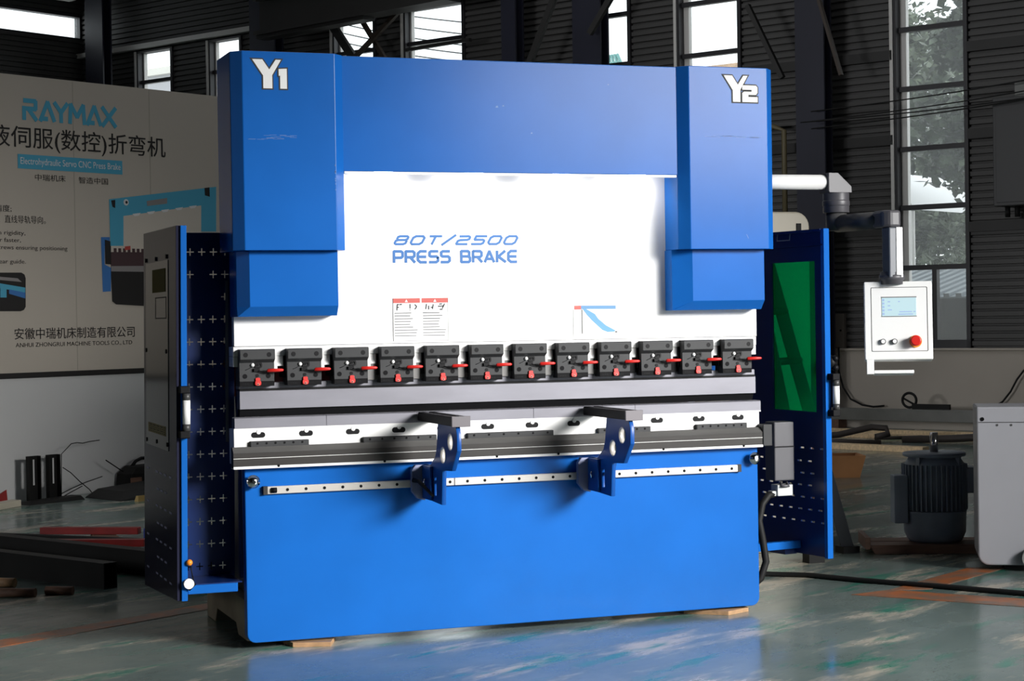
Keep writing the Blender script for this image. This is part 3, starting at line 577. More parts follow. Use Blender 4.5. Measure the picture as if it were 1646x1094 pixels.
# lettering and stickers on the ram
GLY = {
 'P': [[(0, 0), (0, 1), (.58, 1), (.70, .88), (.70, .54), (.58, .42), (0, .42)]], 'R': [[(0, 0), (0, 1), (.58, 1), (.70, .88), (.70, .58), (.58, .46), (0, .46)], [(.36, .46), (.72, 0)]],
 'E': [[(.68, 1), (.20, 1), (0, .80), (0, .20), (.20, 0), (.68, 0)], [(0, .5), (.64, .5)]], 'S': [[(.70, 1), (.15, 1), (.02, .9), (.02, .60), (.14, .52), (.58, .52), (.70, .42), (.70, .12), (.56, 0), (.0, 0)]],
 'B': [[(0, 0), (0, 1), (.56, 1), (.66, .90), (.66, .62), (.56, .52), (0, .52)], [(.56, .52), (.72, .42), (.72, .10), (.60, 0), (0, 0)]], 'A': [[(0, 0), (.38, 1), (.76, 0)], [(.12, .28), (.64, .28)]],
 'K': [[(0, 0), (0, 1)], [(.66, 1), (.12, .5), (.70, 0)]], '8': [[(.2, .53), (.06, .64), (.06, .9), (.2, 1), (.8, 1), (.94, .9), (.94, .64), (.8, .53), (.2, .53), (.04, .42), (.04, .12), (.2, 0), (.8, 0), (.96, .12), (.96, .42), (.8, .53)]],
 '0': [[(.2, 0), (.02, .2), (.02, .8), (.2, 1), (.8, 1), (.98, .8), (.98, .2), (.8, 0), (.2, 0)]], 'T': [[(0, 1), (1, 1)], [(.5, 1), (.5, 0)]], '/': [[(.0, -.1), (.75, 1.15)]],
 '2': [[(.02, .98), (.80, 1), (.95, .88), (.95, .64), (.80, .54), (.2, .5), (.04, .38), (.04, 0), (.98, 0)]], '5': [[(.96, 1), (.05, 1), (.05, .56), (.80, .56), (.95, .44), (.95, .12), (.80, 0), (0, 0)]]}
def lettering(name, body, x0, x1, z0, h, y, w, gap, m, parent, slant=0.0):
    wd = lambda ch: .45 if ch == ' ' else max(p[0] for st in GLY[ch] for p in st)
    tot = sum(wd(ch) + gap for ch in body) - gap; k = (x1 - x0 - slant * h) / tot; x = x0; st = []
    for ch in body:
        if ch != ' ':
            for g in GLY[ch]: st.append([(x + a * k + slant * h * b, z0 + w / 2 + b * (h - w)) for a, b in g])
        x += (wd(ch) + gap) * k
    return stroke_word(name, st, w, parent, m, y)
lettering('size_lettering', '80T/2500', .702, 1.300, 1.769, .046, .03, .0102, .40, LETTER_BLUE, RAM, .45)
lettering('name_lettering', 'PRESS BRAKE', .703, 1.290, 1.686, .062, .03, .0125, .26, LETTER_BLUE, RAM)
st = decal('warning_sticker', [(.693, 1.337), (.955, 1.337), (.955, 1.53), (.693, 1.53)], .0297, BANNER_WHITE, RAM)
for a, b in ((.693, .821), (.829, .955)): decal('red_header', [(a, 1.509), (b, 1.509), (b, 1.530), (a, 1.530)], .029, STICK_RED, st); decal('hazard_triangle', [((a + b) / 2 - .007, 1.513), ((a + b) / 2 + .007, 1.513), ((a + b) / 2, 1.525)], .0282, BANNER_WHITE, st)
mb = MB().prism_y([(.693, 1.337), (.695, 1.337), (.695, 1.53), (.693, 1.53)], .028, .029).prism_y([(.953, 1.337), (.954, 1.337), (.954, 1.53), (.953, 1.53)], .028, .029).prism_y([(.693, 1.337), (.955, 1.337), (.955, 1.3385), (.693, 1.3385)], .028, .029); mb.build('sticker_border', INK_GREY, st)
rs = random.Random(4); mb = MB(); m2 = MB()
for cx in (.700, .834):
    for j in range(9):
        z = 1.462 - j * .0128; w = .07 + .042 * rs.random(); (m2 if j < 3 else mb).prism_y([(cx, z), (cx + w, z), (cx + w, z + .003), (cx, z + .003)], .0282, .029)
mb.build('fine_print', INK_GREY, st); m2.build('bold_print', INK, st)
mb = MB()
def seg(a, b, c, d, w=.005):
    v = Vector((c - a, d - b)); nn = Vector((-v.y, v.x)).normalized() * w / 2
    mb.prism_y([(a + nn.x, b + nn.y), (a - nn.x, b - nn.y), (c - nn.x, d - nn.y), (c + nn.x, d + nn.y)], .0282, .029)
for s in ((.712, 1.476, .714, 1.502), (.712, 1.502, .722, 1.502), (.724, 1.502, .736, 1.503), (.716, 1.490, .722, 1.490), (.774, 1.484, .774, 1.504), (.774, 1.476, .774, 1.479), (.796, 1.502, .806, 1.492), (.806, 1.492, .796, 1.480), (.848, 1.480, .852, 1.504), (.862, 1.478, .862, 1.496), (.872, 1.488, .882, 1.488), (.880, 1.480, .884, 1.502), (.906, 1.492, .936, 1.494), (.912, 1.502, .926, 1.503), (.926, 1.482, .938, 1.504), (.914, 1.478, .928, 1.478)): seg(*s)
mb.build('pictogram_ink', INK, st)
st = decal('angle_chart', [(1.566, 1.336), (1.862, 1.336), (1.862, 1.50), (1.566, 1.50)], .0297, WHITE, RAM)
decal('red_bar', [(1.572, 1.468), (1.606, 1.468), (1.606, 1.486), (1.572, 1.486)], .029, STICK_RED, st); decal('blue_bar', [(1.606, 1.470), (1.782, 1.468), (1.782, 1.485), (1.606, 1.486)], .029, STICK_BLUE, st)
decal('blue_sweep', [(1.614, 1.470), (1.632, 1.470), (1.676, 1.446), (1.692, 1.424), (1.730, 1.393), (1.780, 1.367), (1.772, 1.362), (1.738, 1.361), (1.712, 1.371), (1.686, 1.394), (1.660, 1.417), (1.636, 1.442)], .029, mat('sweep_blue_print', (0.08, 0.27, 0.52), .5), st)
mb = MB().prism_y([(1.608, 1.355), (1.613, 1.355), (1.613, 1.468), (1.608, 1.468)], .0282, .029).prism_y([(1.566, 1.336), (1.567, 1.336), (1.567, 1.47), (1.566, 1.47)], .0282, .029).prism_y([(1.582, 1.352), (1.76, 1.352), (1.76, 1.353), (1.582, 1.353)], .0282, .029).prism_y([(1.566, 1.336), (1.84, 1.336), (1.84, 1.3372), (1.566, 1.3372)], .0282, .029); mb.build('chart_line', INK_GREY, st)
decal('chart_mark', [(1.776, 1.358), (1.788, 1.358), (1.788, 1.364), (1.776, 1.364)], .0282, INK_GREY, st)
# beam between the covers, with lamps under it
BM = MB().box(.38, 2.10, -.115, -.10, 2.088, 2.592).box(.38, 2.10, -.10, .10, 2.575, 2.592).box(.38, 2.10, -.10, -.085, 2.088, 2.104).build('front_beam', BLUE, PB, .003)
B(.442, 2.04, -.1125, -.084, 2.0775, 2.0878).build('lamp_strip', mat('lamp_strip_alu', (.8, .8, .8), .4), BM)
for x in (.62, 1.04, 1.46, 1.84):
    l = MB().prism_y(rrect(x - .045, x + .045, 2.0715, 2.087, .005), -.1145, -.084).build('led_lamp', LED, BM)
    a = area_light('led_glow', (x, -.07, 2.066), (0, .9, -.6), .06, .02, LED_POWER, (1, .96, .9)); a.parent = BM
for x, z, s in ((1.155, 2.385, .006), (1.185, 2.39, .004), (1.32, 2.27, .004), (1.7, 2.5, .003)): MB().prism_y([(x - s, z - s * .6), (x + s, z - s * .4), (x + s * .6, z + s), (x - s * .8, z + s * .7)], -.1156, -.115).build('paint_chip', mat('chipped_paint', (.10, .24, .50), .5), BM)
# cylinder covers
def cover(x0, x1, name, side_to):
    c = .045; poly = [(x0, -.16), (x1, -.16), (x1 + c, -.115), (x1 + c, side_to[1]), (x0 - c, side_to[0]), (x0 - c, -.115)]
    u = MB().prism_z(poly, 1.741, 2.594).build(name, BLUE, PB, .003)
    a0, a1 = x0 + .03, x1 + .012; f, g = -.098, -.06
    if name == 'left_cover': p = [(a0, f), (a1 + .003, f), (a1 + .006, f + .01), (a1 + .006, .03), (a0 - .048, .10), (a0 - .048, f + .05)]; q = [(a0 - .048, g), (a1 + .006, g), (a1 + .006, g + .01), (a1 + .006, .03), (a0 - .048, .10), (a0 - .048, g + .012)]
    else: a0, a1 = x0 + .036, x1 + .004; p = [(a0, f), (a1, f), (a1 + .004, f + .01), (a1 + .004, .03), (a0 - .085, .03), (a0 - .085, f + .05)]; q = [(a0 - .085, g), (a1, g), (a1 + .004, g + .01), (a1 + .004, .03), (a0 - .085, .03), (a0 - .085, g + .012)]
    lo = MB().rings([[(x, y, 1.457) for x, y in q], [(x, y, 1.500) for x, y in p], [(x, y, 1.7405) for x, y in p]]).build(name.replace('cover', 'lower_cover'), BLUE, PB, .0015)
    return u
LC = cover(-.013, .394, 'left_cover', (.17, .03)); RC = cover(2.087, 2.495, 'right_cover', (.03, .17))
def y_letter(parent, x, z, digit):
    s = .1235
    Yp = [(0, 1), (.36, 1), (.60, .655), (.83, 1), (1.02, 1.0), (.70, .46), (.70, 0), (.38, 0), (.38, .44)]
    def put(poly, o, sc=s):
        cxm = sum(p[0] for p in poly) / len(poly); czm = sum(p[1] for p in poly) / len(poly)
        for grow, y, m, nm in ((1.0, -.1625, WHITE, 'letter'), (None, -.1605, INK, 'letter_outline')):
            if grow is None:
                q = []; n = len(poly); area = sum(poly[i][0] * poly[(i + 1) % n][1] - poly[(i + 1) % n][0] * poly[i][1] for i in range(n)); sg = 1 if area > 0 else -1
                for i in range(n):
                    a, b, c = Vector(poly[i - 1]), Vector(poly[i]), Vector(poly[(i + 1) % n]); e1 = (b - a).normalized(); e2 = (c - b).normalized()
                    n1 = Vector((e1.y, -e1.x)) * sg; n2 = Vector((e2.y, -e2.x)) * sg; mvec = (n1 + n2); mvec = mvec / max(.35, mvec.length_squared / 2) ; q.append(b + mvec * .045)
            else: q = [Vector(p) for p in poly]
            decal(nm, [(x + (o[0] + p[0]) * sc, z + (o[1] + p[1]) * sc) for p in q], y, m, parent, .001)
    put(Yp, (0, 0))
    if digit == 1: put([(.93, .68), (1.22, .70), (1.22, 0), (.98, 0), (.98, .45), (.93, .45)], (0, 0))
    else: put([(.72, .64), (1.30, .64), (1.37, .57), (1.37, .36), (1.30, .28), (.98, .28), (.98, .20), (1.37, .20), (1.37, 0), (.72, 0), (.72, .34), (.80, .40), (1.12, .40), (1.12, .47), (.72, .47)], (.06, 0))
y_letter(LC, .030, 2.435, 1); y_letter(RC, 2.266, 2.431, 2)
mb = MB(); rs = random.Random(2)
for k in range(20):
    x = .0 + .20 * rs.random(); z = 2.215 + .02 * rs.random(); mb.prism_y([(x, z), (x + .03, z), (x + .03, z + .0015), (x, z + .0015)], -.1606, -.16)
for k in range(10): z = 1.98 + .13 * rs.random(); mb.prism_y([(.386, z), (.392, z), (.391, z + .006), (.387, z + .004)], -.1606, -.16)
mb.build('scuff_mark', mat('scuffed_paint', (.06, .17, .46), .5), LC)
mb = MB()
for k in range(14):
    x = 2.09 + .34 * rs.random(); z = 2.262 + .008 * rs.random(); mb.prism_y([(x, z), (x + .05, z), (x + .05, z + .002), (x, z + .002)], -.1606, -.16)
mb.prism_y([(2.385, 1.79), (2.388, 1.79), (2.378, 1.81), (2.375, 1.81)], -.1606, -.16); mb.build('scuff_mark', mat('scuffed_paint', (.06, .17, .46), .5), RC)
# side frames and feet
for x0, x1, nm in ((.075, .115, 'left_frame'), (2.385, 2.425, 'right_frame')):
    MB().prism_x([(.08, .06), (.08, .80), (.50, .86), (.56, 1.1), (.50, 1.42), (.08, 1.48), (.08, 2.45), (.75, 2.5), (.85, 2.0), (.85, .06)], x0, x1).build(nm, NAVY, PB)
B(-.012, .0, .062, .09, .31, 1.80).build('frame_edge', NAVY, PB)
for x0, x1 in ((.02, .22), (2.30, 2.48)): MB().prism_x([(.10, .022), (.10, .20), (1.05, .20), (1.05, .0), (.85, .0), (.80, .07), (.35, .07), (.30, .022)], x0, x1).build('base_foot', PRIMER, PB, .004)
# guide rail and shoulder bolts
GR = MB()
for x0, x1 in ((.095, .955), (.957, 1.66), (1.662, 2.385)): GR.box(x0, x1, -.020, 0, .680, .714)
GR = GR.build('guide_rail', ALU, PB, .003)
for x0, x1 in ((.078, .096), (2.384, 2.402)): B(x0, x1, -.021, 0, .679, .715).build('rail_end_cap', RAIL_DARK, GR)
for k in range(27): x = .185 + .0833 * k; MB().cyl((x, -.0215, .697), (x, -.019, .697), .0068, 10).build('rail_screw', CLAMP_DARK, GR)
MB().cyl((.136, -.0215, .697), (.112, -.0215, .697), .012, 10).build('oil_slot', CLAMP_DARK, GR)
for x, z in ((.030, .739), (2.468, .742)):
    b = MB().lathe((0, 0, 0), [(.014, 0), (.014, .03), (.030, .032), (.030, .038), (.022, .040), (.020, .050), (.008, .052)], 20).build('shoulder_bolt', CHROME, PB)
    b.rotation_euler = (PI / 2, 0, 0); b.location = (x, 0, z)
# encoder box, connector and cable at the right end
eb = B(2.665, 2.775, .14, .24, .61, .90).build('encoder_box', GREY_PLASTIC, PB, .006)
B(2.668, 2.772, .137, .14, .775, .781).build('box_seam', BLACK, eb)
cn = MB().box(2.68, 2.765, .14, .21, .535, .59).box(2.655, 2.69, .15, .2, .535, .56).build('cable_connector', CONN_WHITE, PB, .004)
MB().tube([(2.70, .15, .60), (2.70, .13, .585), (2.735, .13, .585), (2.735, .15, .60)], .008, 8).build('locking_clip', GREY_PLASTIC, cn)
MB().tube([(2.68, .17, .545), (2.64, .16, .54), (2.60, .15, .50), (2.575, .14, .42), (2.59, .13, .32), (2.60, .12, .22), (2.57, .12, .14), (2.50, .14, .08)], .018, 10).build('motor_cable', RUBBER, PB)

# ------------------------------------------------------------------ sheet supports on the guide rail
def support(label, x, lever):
    t = thing('sheet_support', label, 'sheet support', (x, 0, .63), 0, 'sheet supports on the guide rail')
    z = -.63
    arm = MB().prism_y([(-.01, .978 + z), (.07, .978 + z), (.07, 1.006 + z), (.066, 1.018 + z), (.042, 1.018 + z), (.042, 1.010 + z), (.022, 1.010 + z), (.022, 1.018 + z), (-.006, 1.018 + z), (-.01, 1.012 + z)], -.515, -.024).build('support_arm', BLACK, t, .002)
    B(-.012, .072, -.524, -.515, .974 + z, 1.020 + z).build('arm_end_plate', mat('satin_grey_plate', (.13, .12, .13), .4, .3), arm, .002)
    lp = [(-.024, .785), (-.13, .785), (-.205, .83), (-.225, .865), (-.25, .978), (-.50, .978), (-.517, .94), (-.517, .872), (-.436, .781), (-.305, .774), (-.29, .622), (-.024, .632)]
    slot = [(-.215, .655), (-.185, .655), (-.185, .74), (-.215, .74)]
    pl = plate('side_plate', [[(a, b + z) for a, b in lp], circ(-.427, .905 + z, .036), circ(-.320, .842 + z, .036), [(a, b + z) for a, b in slot]], .02, lambda a, b, q: (.012 + .02 * q, a, b), SUPPORT_BLUE, t, .0015)
    for a, b in ((-.427, .905), (-.320, .842)):
        plate('lit_hole_rim', [circ(a, b + z, .0372, 28), circ(a, b + z, .0345, 28)], .024, lambda p, q, r: (.010 + .024 * r, p, q), ALU, pl)  # pale ring added: light on the hole's inner rim, put into its colour
    MB().prism_y([(-.05, .665 + z), (-.05, .76 + z), (-.033, .782 + z), (.012, .782 + z), (.012, .622 + z), (-.025, .632 + z)], -.05, -.023).build('slide_block', mat('lilac_grey_block', (.25, .27, .40), .4, .2), t, .002)
    B(-.002, .01, -.17, -.05, .632 + z, .782 + z).build('angle_bracket', SUPPORT_BLUE, t, .002)
    MB().tube([(-.004, -.10, .712 + z), (-.012, -.12, .722 + z), (-.018, -.13, .715 + z), (-.016, -.125, .70 + z), (-.006, -.11, .695 + z)], .005, 8).build('spring_hook', CHROME, t)
    MB().cyl((.036, -.2, .72 + z), (.026, -.2, .72 + z), .008, 10).build('lock_screw', CHROME, t)
    if lever == 'left': MB().tube([(-.045, -.055, .715 + z), (-.03, -.09, .712 + z), (-.012, -.24, .66 + z)], [.010, .009, .007], 8).build('lock_lever', RUBBER, t)
    else: MB().tube([(.03, -.05, .695 + z), (.105, -.055, .695 + z), (.118, -.065, .71 + z), (.128, -.075, .775 + z)], [.008, .009, .010, .007], 8).build('lock_lever', RUBBER, t)
    return t
support('blue sheet support with black arm, the left one, in front of the white table face', .796, 'left')
support('blue sheet support with black arm, the right one, lever turned up', 1.598, 'right')

# ------------------------------------------------------------------ side guards
t = thing('side_guard', 'blue side guard door at the left end with cross perforations', 'guard', (-.28, 0, .2)); GL = t
SH = Matrix.Shear('XY', 4, (0, 0))
z = -.2
MB().prism_x([(0, .236 + z), (0, 1.855 + z), (.90, 1.862 + z), (.90, .19 + z)], -.012, .006).build('outer_panel', GUARD_SHADED, t, .002)
B(.006, .032, -.012, .02, .235 + z, 1.855 + z).build('front_flange', BLUE, t, .002)
loops = [[(.03, .262 + z), (.29, .262 + z), (.29, 1.836 + z), (.03, 1.836 + z)]]
for r in range(15):
    for c in range(4):
        if (r, c) in ((1, 1), (2, 0), (2, 1), (2, 2)): continue
        cx, cz = .094 + .052 * c - .001 * r, 1.75 - .1002 * r + z; a, b = .0165, .0026
        loops.append([(cx - a, cz - b), (cx - b, cz - b), (cx - b, cz - a), (cx + b, cz - a), (cx + b, cz - b), (cx + a, cz - b), (cx + a, cz + b), (cx + b, cz + b), (cx + b, cz + a), (cx - b, cz + a), (cx - b, cz + b), (cx - a, cz + b)])
plate('perforated_panel', loops, .004, lambda a, b, q: (a, .25 + .004 * q, b), NAVY, t)
B(.25, .262, .24, .25, .9 + z, 1.62 + z).build('edge_bar', mat('pale_edge_bar', (.12, .13, .14), .4), t)
B(.034, .252, -.005, .045, .262 + z, .302 + z).build('bottom_rail', BLUE, t, .003); B(.034, .27, -.008, .25, .302 + z, .306 + z).build('rail_lip', NAVY, t)
def handle(parent, x, z0, z1):
    for q in (z0, z1): h = B(x - .018, x + .026, -.055, .0, q - .016, q + .016).build('handle_bracket', BLACK, parent, .004)
    MB().cyl((x + .012, -.04, z0 + .016), (x + .012, -.04, z0 + .045), .017).cyl((x + .012, -.04, z1 - .045), (x + .012, -.04, z1 - .016), .017).build('grip_end', mat('charcoal_plastic', (.05, .05, .05), .4), h)
    MB().cyl((x + .012, -.04, z0 + .045), (x + .012, -.04, z1 - .045), .0165, 20).build('white_grip', WHITE, h)
handle(t, .012, .955 + z, 1.148 + z)
INSET = mat('inset_grey_paint', (.030, .034, .034), .12); INSET.node_tree.nodes['Principled BSDF'].inputs['IOR'].default_value = 1.22
B(-.0145, -.012, .2, .82, 1.49 + z - .62, 1.715 + z).build('inset_panel', INSET, t)
B(-.016, -.014, .26, .62, 1.575 + z, 1.68 + z).build('olive_label', OLIVE, t); plate('plate_outline', [[(.24, 1.455 + z), (.54, 1.455 + z), (.54, 1.553 + z), (.24, 1.553 + z)], [(.25, 1.46 + z), (.53, 1.46 + z), (.53, 1.548 + z), (.25, 1.548 + z)]], .002, lambda a, b, q: (-.0145 - .001 * q, a, b), BLACK, t)
st = B(-.016, -.014, .27, .75, .932 + z, .975 + z).build('warning_label', mat('khaki_label', (.20, .16, .06), .5), t)
mb = MB()
for k in range(4):
    for j in range(9): mb.box(-.0165, -.016, .29 + j * .05, .29 + j * .05 + .02 + .018 * ((j * k) % 2), .937 + .0095 * k + z, .942 + .0095 * k + z)
mb.build('label_print', INK, st)
for y, q in ((.816, 1.731), (.525, 1.729), (.234, 1.73), (.809, 1.31), (.247, 1.31), (.803, .89), (.514, .896), (.226, .898)): MB().cyl((-.018, y, q + z), (-.012, y, q + z), .010, 10).build('panel_bolt', BLACK, t)
mb = MB()
for r in range(7):
    q = .757 - .0775 * r
    for y in ((.79, .53, .42, .30, .16) if r % 2 == 0 else (.50, .40, .29)): mb.box(-.0135, -.012, y - .028, y + .028, q - .004 + z, q + .004 + z)
mb.build('vent_slots', mat('lit_slot_edge', (.32, .32, .50), .4), t)  # pale dashes: the light at the slots is put into their colour
lt = MB().box(.034, .052, -.03, -.005, .31 + z, .315 + z).tube([(.04, -.02, .40 + z), (.056, -.02, .318 + z)], .003, 6).tube([(.034, -.02, .285 + z), (.062, -.02, .312 + z)], .008, 8).build('latch', BLACK, t)
MB().ball((.038, -.02, .402 + z), .014).build('orange_knob', ORANGE, lt); MB().cyl((.034, -.035, .312 + z), (.034, -.01, .312 + z), .022, 20).build('white_roller', WHITE, lt)
GLEAN = .016
for o in [t] + kids(t) + [g for k_ in kids(t) for g in kids(k_)]:      # the door hangs slightly out of plumb
    if o.type == 'MESH':
        for v in o.data.vertices: v.co.x += -GLEAN * (0.85 - v.co.z) * .9

t = thing('side_guard', 'blue side guard door at the right end with green window', 'guard', (2.868, 0, .23), math.radians(9.9)); z = -.23
loops = [[(0.0, .235 + z), (.80, .235 + z), (.80, 1.845 + z), (0.0, 1.845 + z)], [(.085, .945 + z), (.43, .95 + z), (.43, 1.69 + z), (.085, 1.69 + z)]]
for r, q in enumerate((.765, .70, .64, .58, .52, .46, .40)):
    for c in range(7):
        if (r in (1, 3) and c in (0,)) or (r == 2 and c < 1): continue
        y = .05 + .078 * c + (.0 if r % 2 == 0 else .02); loops.append([(y - .019, q - .0045 + z), (y + .019, q - .0045 + z), (y + .019, q + .0045 + z), (y - .019, q + .0045 + z)])
plate('outer_panel', loops, .012, lambda a, b, q: (.02 + .012 * q, a, b), NAVY, t)
MB().prism_x([(.075, .93 + z), (.44, .93 + z), (.44, 1.70 + z), (.075, 1.70 + z)], .033, .037).build('green_window', GREEN, t)
B(0, .034, -.012, .014, .232 + z, 1.846 + z).build('front_flange', BLUE, t, .002)
B(-.002, .02, .0, .80, 1.765 + z, 1.772 + z).build('top_fold', NAVY, t); B(-.006, .02, .01, .8, 1.832 + z, 1.845 + z).build('top_fold', NAVY, t)
MB().tube([(.01, .36, 1.845 + z), (.005, .36, 1.80 + z), (.005, .26, 1.80 + z), (.01, .26, 1.845 + z)], .003, 6).build('hook', ALU, t)
handle(t, .03, .945 + z, 1.122 + z)
MB().ball((.052, .01, 1.19 + z), .03, 1, 1, 1.25, 10, 6).ball((.062, -.012, 1.165 + z), .018).ball((.06, -.014, 1.21 + z), .016).build('star_knob', BLACK, t)
B(-.30, .02, .22, .26, .262 + z, .30 + z).build('bottom_rail', BLUE, t, .003)
B(-.05, .025, .26, .50, .10 + z + .13, .262 + z).build('door_shoe', NAVY, t)

# ------------------------------------------------------------------ swinging control pendant
t = thing('control_pendant', 'white control console with screen hanging from a jointed arm', 'control panel', (3.12, .3, 1.14))
O = Vector((3.12, .3, 1.14)); rel = lambda x, y, q: (x - O.x, y - O.y, q - O.z)
MB().cyl(rel(2.5, .3, 2.092), rel(3.052, .3, 2.095), .0375, 28).build('upper_tube', WHITE, t)
MB().prism_y([(a - O.x, b - O.z) for a, b in ((3.052, 2.048), (3.052, 2.140), (3.105, 2.140), (3.182, 2.072), (3.184, 2.04), (3.055, 2.04))], -.05, .05).lathe(rel(3.12, .3, 1.94), [(.066, 0), (.066, .034), (.069, .036), (.069, .060), (.066, .062), (.066, .10)], 28).build('upper_elbow', GREY_PLASTIC, t, .012)
MB().cyl(rel(3.125, .30, 1.885), rel(3.175, -.04, 1.885), .044, 24).cyl(rel(3.12, .3, 1.85), rel(3.12, .3, 1.94), .052, 24).build('lower_tube', ARM_GREY, t)
MB().prism_z([(a - O.x, b - O.y) for a, b in ((3.135, -.02), (3.225, .0), (3.235, -.09), (3.225, -.145), (3.165, -.145), (3.135, -.11))], 1.845 - O.z, 1.93 - O.z).build('lower_elbow', GREY_PLASTIC, t, .014)
po = MB().box(.03, .105, -.455, -.385, .46, .705).build('hanger_post', mat('slate_post', (.10, .11, .13), .4), t, .006)
B(.068, .102, -.459, -.455, .462, .705).build('white_strip', WHITE, po)
MB().lathe((.075, -.40, .428), [(.055, 0), (.055, .02), (.062, .022), (.062, .045), (.057, .047), (.057, .06), (.05, .062)], 28).build('swivel_collar', GREY_PLASTIC, t)
cb = bpy.data.objects.new('console_box', None)
CX = Matrix.Translation((.095, -.42, .06)) @ Matrix.Rotation(math.radians(-29), 4, 'Z') @ Matrix.Rotation(math.radians(-7), 4, 'X')
def cput(o): o.data.transform(CX); return o
cb = cput(MB().prism_y(rrect(-.162, .162, -.005, .378, .006), -.055, .05).build('console_box', WHITE, t, .004))
cput(plate('panel_groove', [rrect(-.130, .140, .035, .350, .006), rrect(-.1275, .1375, .0375, .3475, .005)], .002, lambda a, b, q: (a, -.055 - .001 * q, b), INK_GREY, cb))
sc = cput(MB().prism_y([(-.078, .208), (.086, .208), (.086, .300), (-.078, .300)], -.057, -.0552).build('touch_screen', SCREEN, cb))
mb = MB()
for k in range(5): mb.prism_y([(-.076, .214 + k * .017), (-.066, .214 + k * .017), (-.066, .224 + k * .017), (-.076, .224 + k * .017)], -.0578, -.057)
for a, b, w in ((-.05, .276, .012), (-.05, .256, .012), (-.05, .236, .02), (.0, .276, .008), (.0, .214, .07), (.072, .226, .01), (.005, .226, .06)): mb.prism_y([(a, b), (a + w, b), (a + w, b + .005), (a, b + .005)], -.0578, -.057)
cput(mb.build('screen_content', SCREEN_INK, sc))
cput(MB().box(-.080, .088, -.0575, -.055, .298, .303).box(-.080, .088, -.0575, -.055, .205, .208).build('screen_bezel', mat('bezel_grey', (.2, .2, .2), .4), cb))
for x in (-.075, -.020): cput(MB().cyl((x, -.067, .083), (x, -.055, .083), .0135, 20).build('push_button', mat('button_ring', (.12, .12, .12), .3), cb)); cput(MB().cyl((x, -.069, .083), (x, -.066, .083), .0095, 18).build('button_face', WHITE, cb))
es = cput(MB().cyl((.080, -.062, .083), (.080, -.055, .083), .030, 24).build('stop_collar', mat('orange_yellow_collar', (.85, .32, .03), .4), cb))
cput(MB().tube([(.080, -.062, .083), (.080, -.078, .083), (.080, -.080, .083), (.080, -.094, .083), (.080, -.097, .083)], [.015, .017, .026, .026, .020], 24).build('emergency_stop', RED, cb))
cput(MB().box(-.155, -.120, -.055, -.02, -.075, -.003).box(-.120, .070, -.055, .06, -.072, -.056).build('pedal_bracket', WHITE, cb, .002))

# ------------------------------------------------------------------ packing plywood under the machine
for lb, pts in (('thin plywood packing sheet under the left front corner of the machine', [(.17, .20), (.20, -.005), (.36, -.055), (.42, .10), (.42, .20)]), ('thin plywood packing sheet under the right front corner of the machine', [(2.12, .20), (2.14, .09), (2.31, -.045), (2.45, .02), (2.45, .20)])):
    c = Vector((sum(p[0] for p in pts) / 5, sum(p[1] for p in pts) / 5, 0))
    o = MB().rings([[(p[0] - c.x, p[1] - c.y, q) for p in pts] for q in (0, .010, .020)]).build('plywood_sheet', WOOD, None, .001); o.location = c; tag(o, lb, 'plywood', 'packing sheets under the machine')

# ------------------------------------------------------------------ behind the right guard
t = thing('step_ladder', 'dark grey sloping step ladder standing behind the right guard', 'ladder', (3.75, 1.6, 0))
LG = mat('dark_grey_ladder', (.03, .034, .04), .5)
def incl(name, x0, y0, z0, x1, y1, z1, w=.075, d=.04):
    p, q = Vector((x0 - 3.75, y0 - 1.6, z0)), Vector((x1 - 3.75, y1 - 1.6, z1)); s = Vector((.94, -.34, 0)) * w / 2; e = Vector((.34, .94, 0)) * d / 2
    MB().rings([[c - s - e, c + s - e, c + s + e, c - s + e] for c in (p, q)]).build(name, LG, t, .003)
incl('side_rail', 4.0, 1.75, .01, 3.47, 1.75, 1.80); incl('side_rail', 3.60, 1.45, .01, 3.25, 1.50, 1.80)
for zz, xa, ya, xb, yb in ((1.447, 3.33, 1.50, 3.60, 1.75), (1.157, 3.39, 1.49, 3.69, 1.75), (.50, 3.51, 1.47, 3.86, 1.75)):
    MB().tube([(xa - 3.75, ya - 1.6, zz), (xb - 3.75, yb - 1.6, zz)], .022, 8).build('tread', LG, t)
B(-.20, -.10, -.19, -.11, 0, .05).build('foot', RUBBER, t); B(.19, .30, .1, .2, 0, .04).build('foot', RUBBER, t)
t = thing('machine_enclosure', 'beige rounded machine enclosure showing above the right guard', 'machine', (3.42, 1.6, 0))
MB().prism_y(rrect(-.5, .46, 0, 2.045, .09, (0, 0, 1, 1)), .35, 1.2).build('housing', BEIGE, t, .01)
B(.37, .40, .343, .35, 1.93, 1.975).build('vent', BLACK, t)

# ------------------------------------------------------------------ motor on its pallet and the white cabinet
t = thing('wood_pallet', 'dark wooden skid board under the standing motor', 'pallet', (4.50, 1.62, 0), math.radians(-24))
for y in (-.19, .01): MB().rings([[(-.36, y, 0), (.55, y, 0), (.55, y + .17, 0), (-.36, y + .17, 0)], [(-.40, y, .055), (.55, y, .055), (.55, y + .17, .055), (-.40, y + .17, .055)]]).build('plank', WOOD_DARK, t, .003)
MB().box(-.42, -.39, -.20, .19, .03, .10).build('end_board', WOOD_DARK, t, .003)
t = thing('electric_motor', 'dark blue grey electric motor standing shaft up on a skid', 'motor', (4.52, 1.62, .056), math.radians(-20)); z = 0; t.scale = (1, 1, .935)
MB().lathe((0, 0, 0), [(.150, .0), (.165, .02), (.182, .06), (.186, .19), (.19, .20)], 36).build('fan_cowl', MOTOR, t)
bd = MB().lathe((0, 0, .20), [(.175, 0), (.175, .30), (.165, .315), (.150, .34)], 36).build('body', MOTOR, t)
mb = MB()
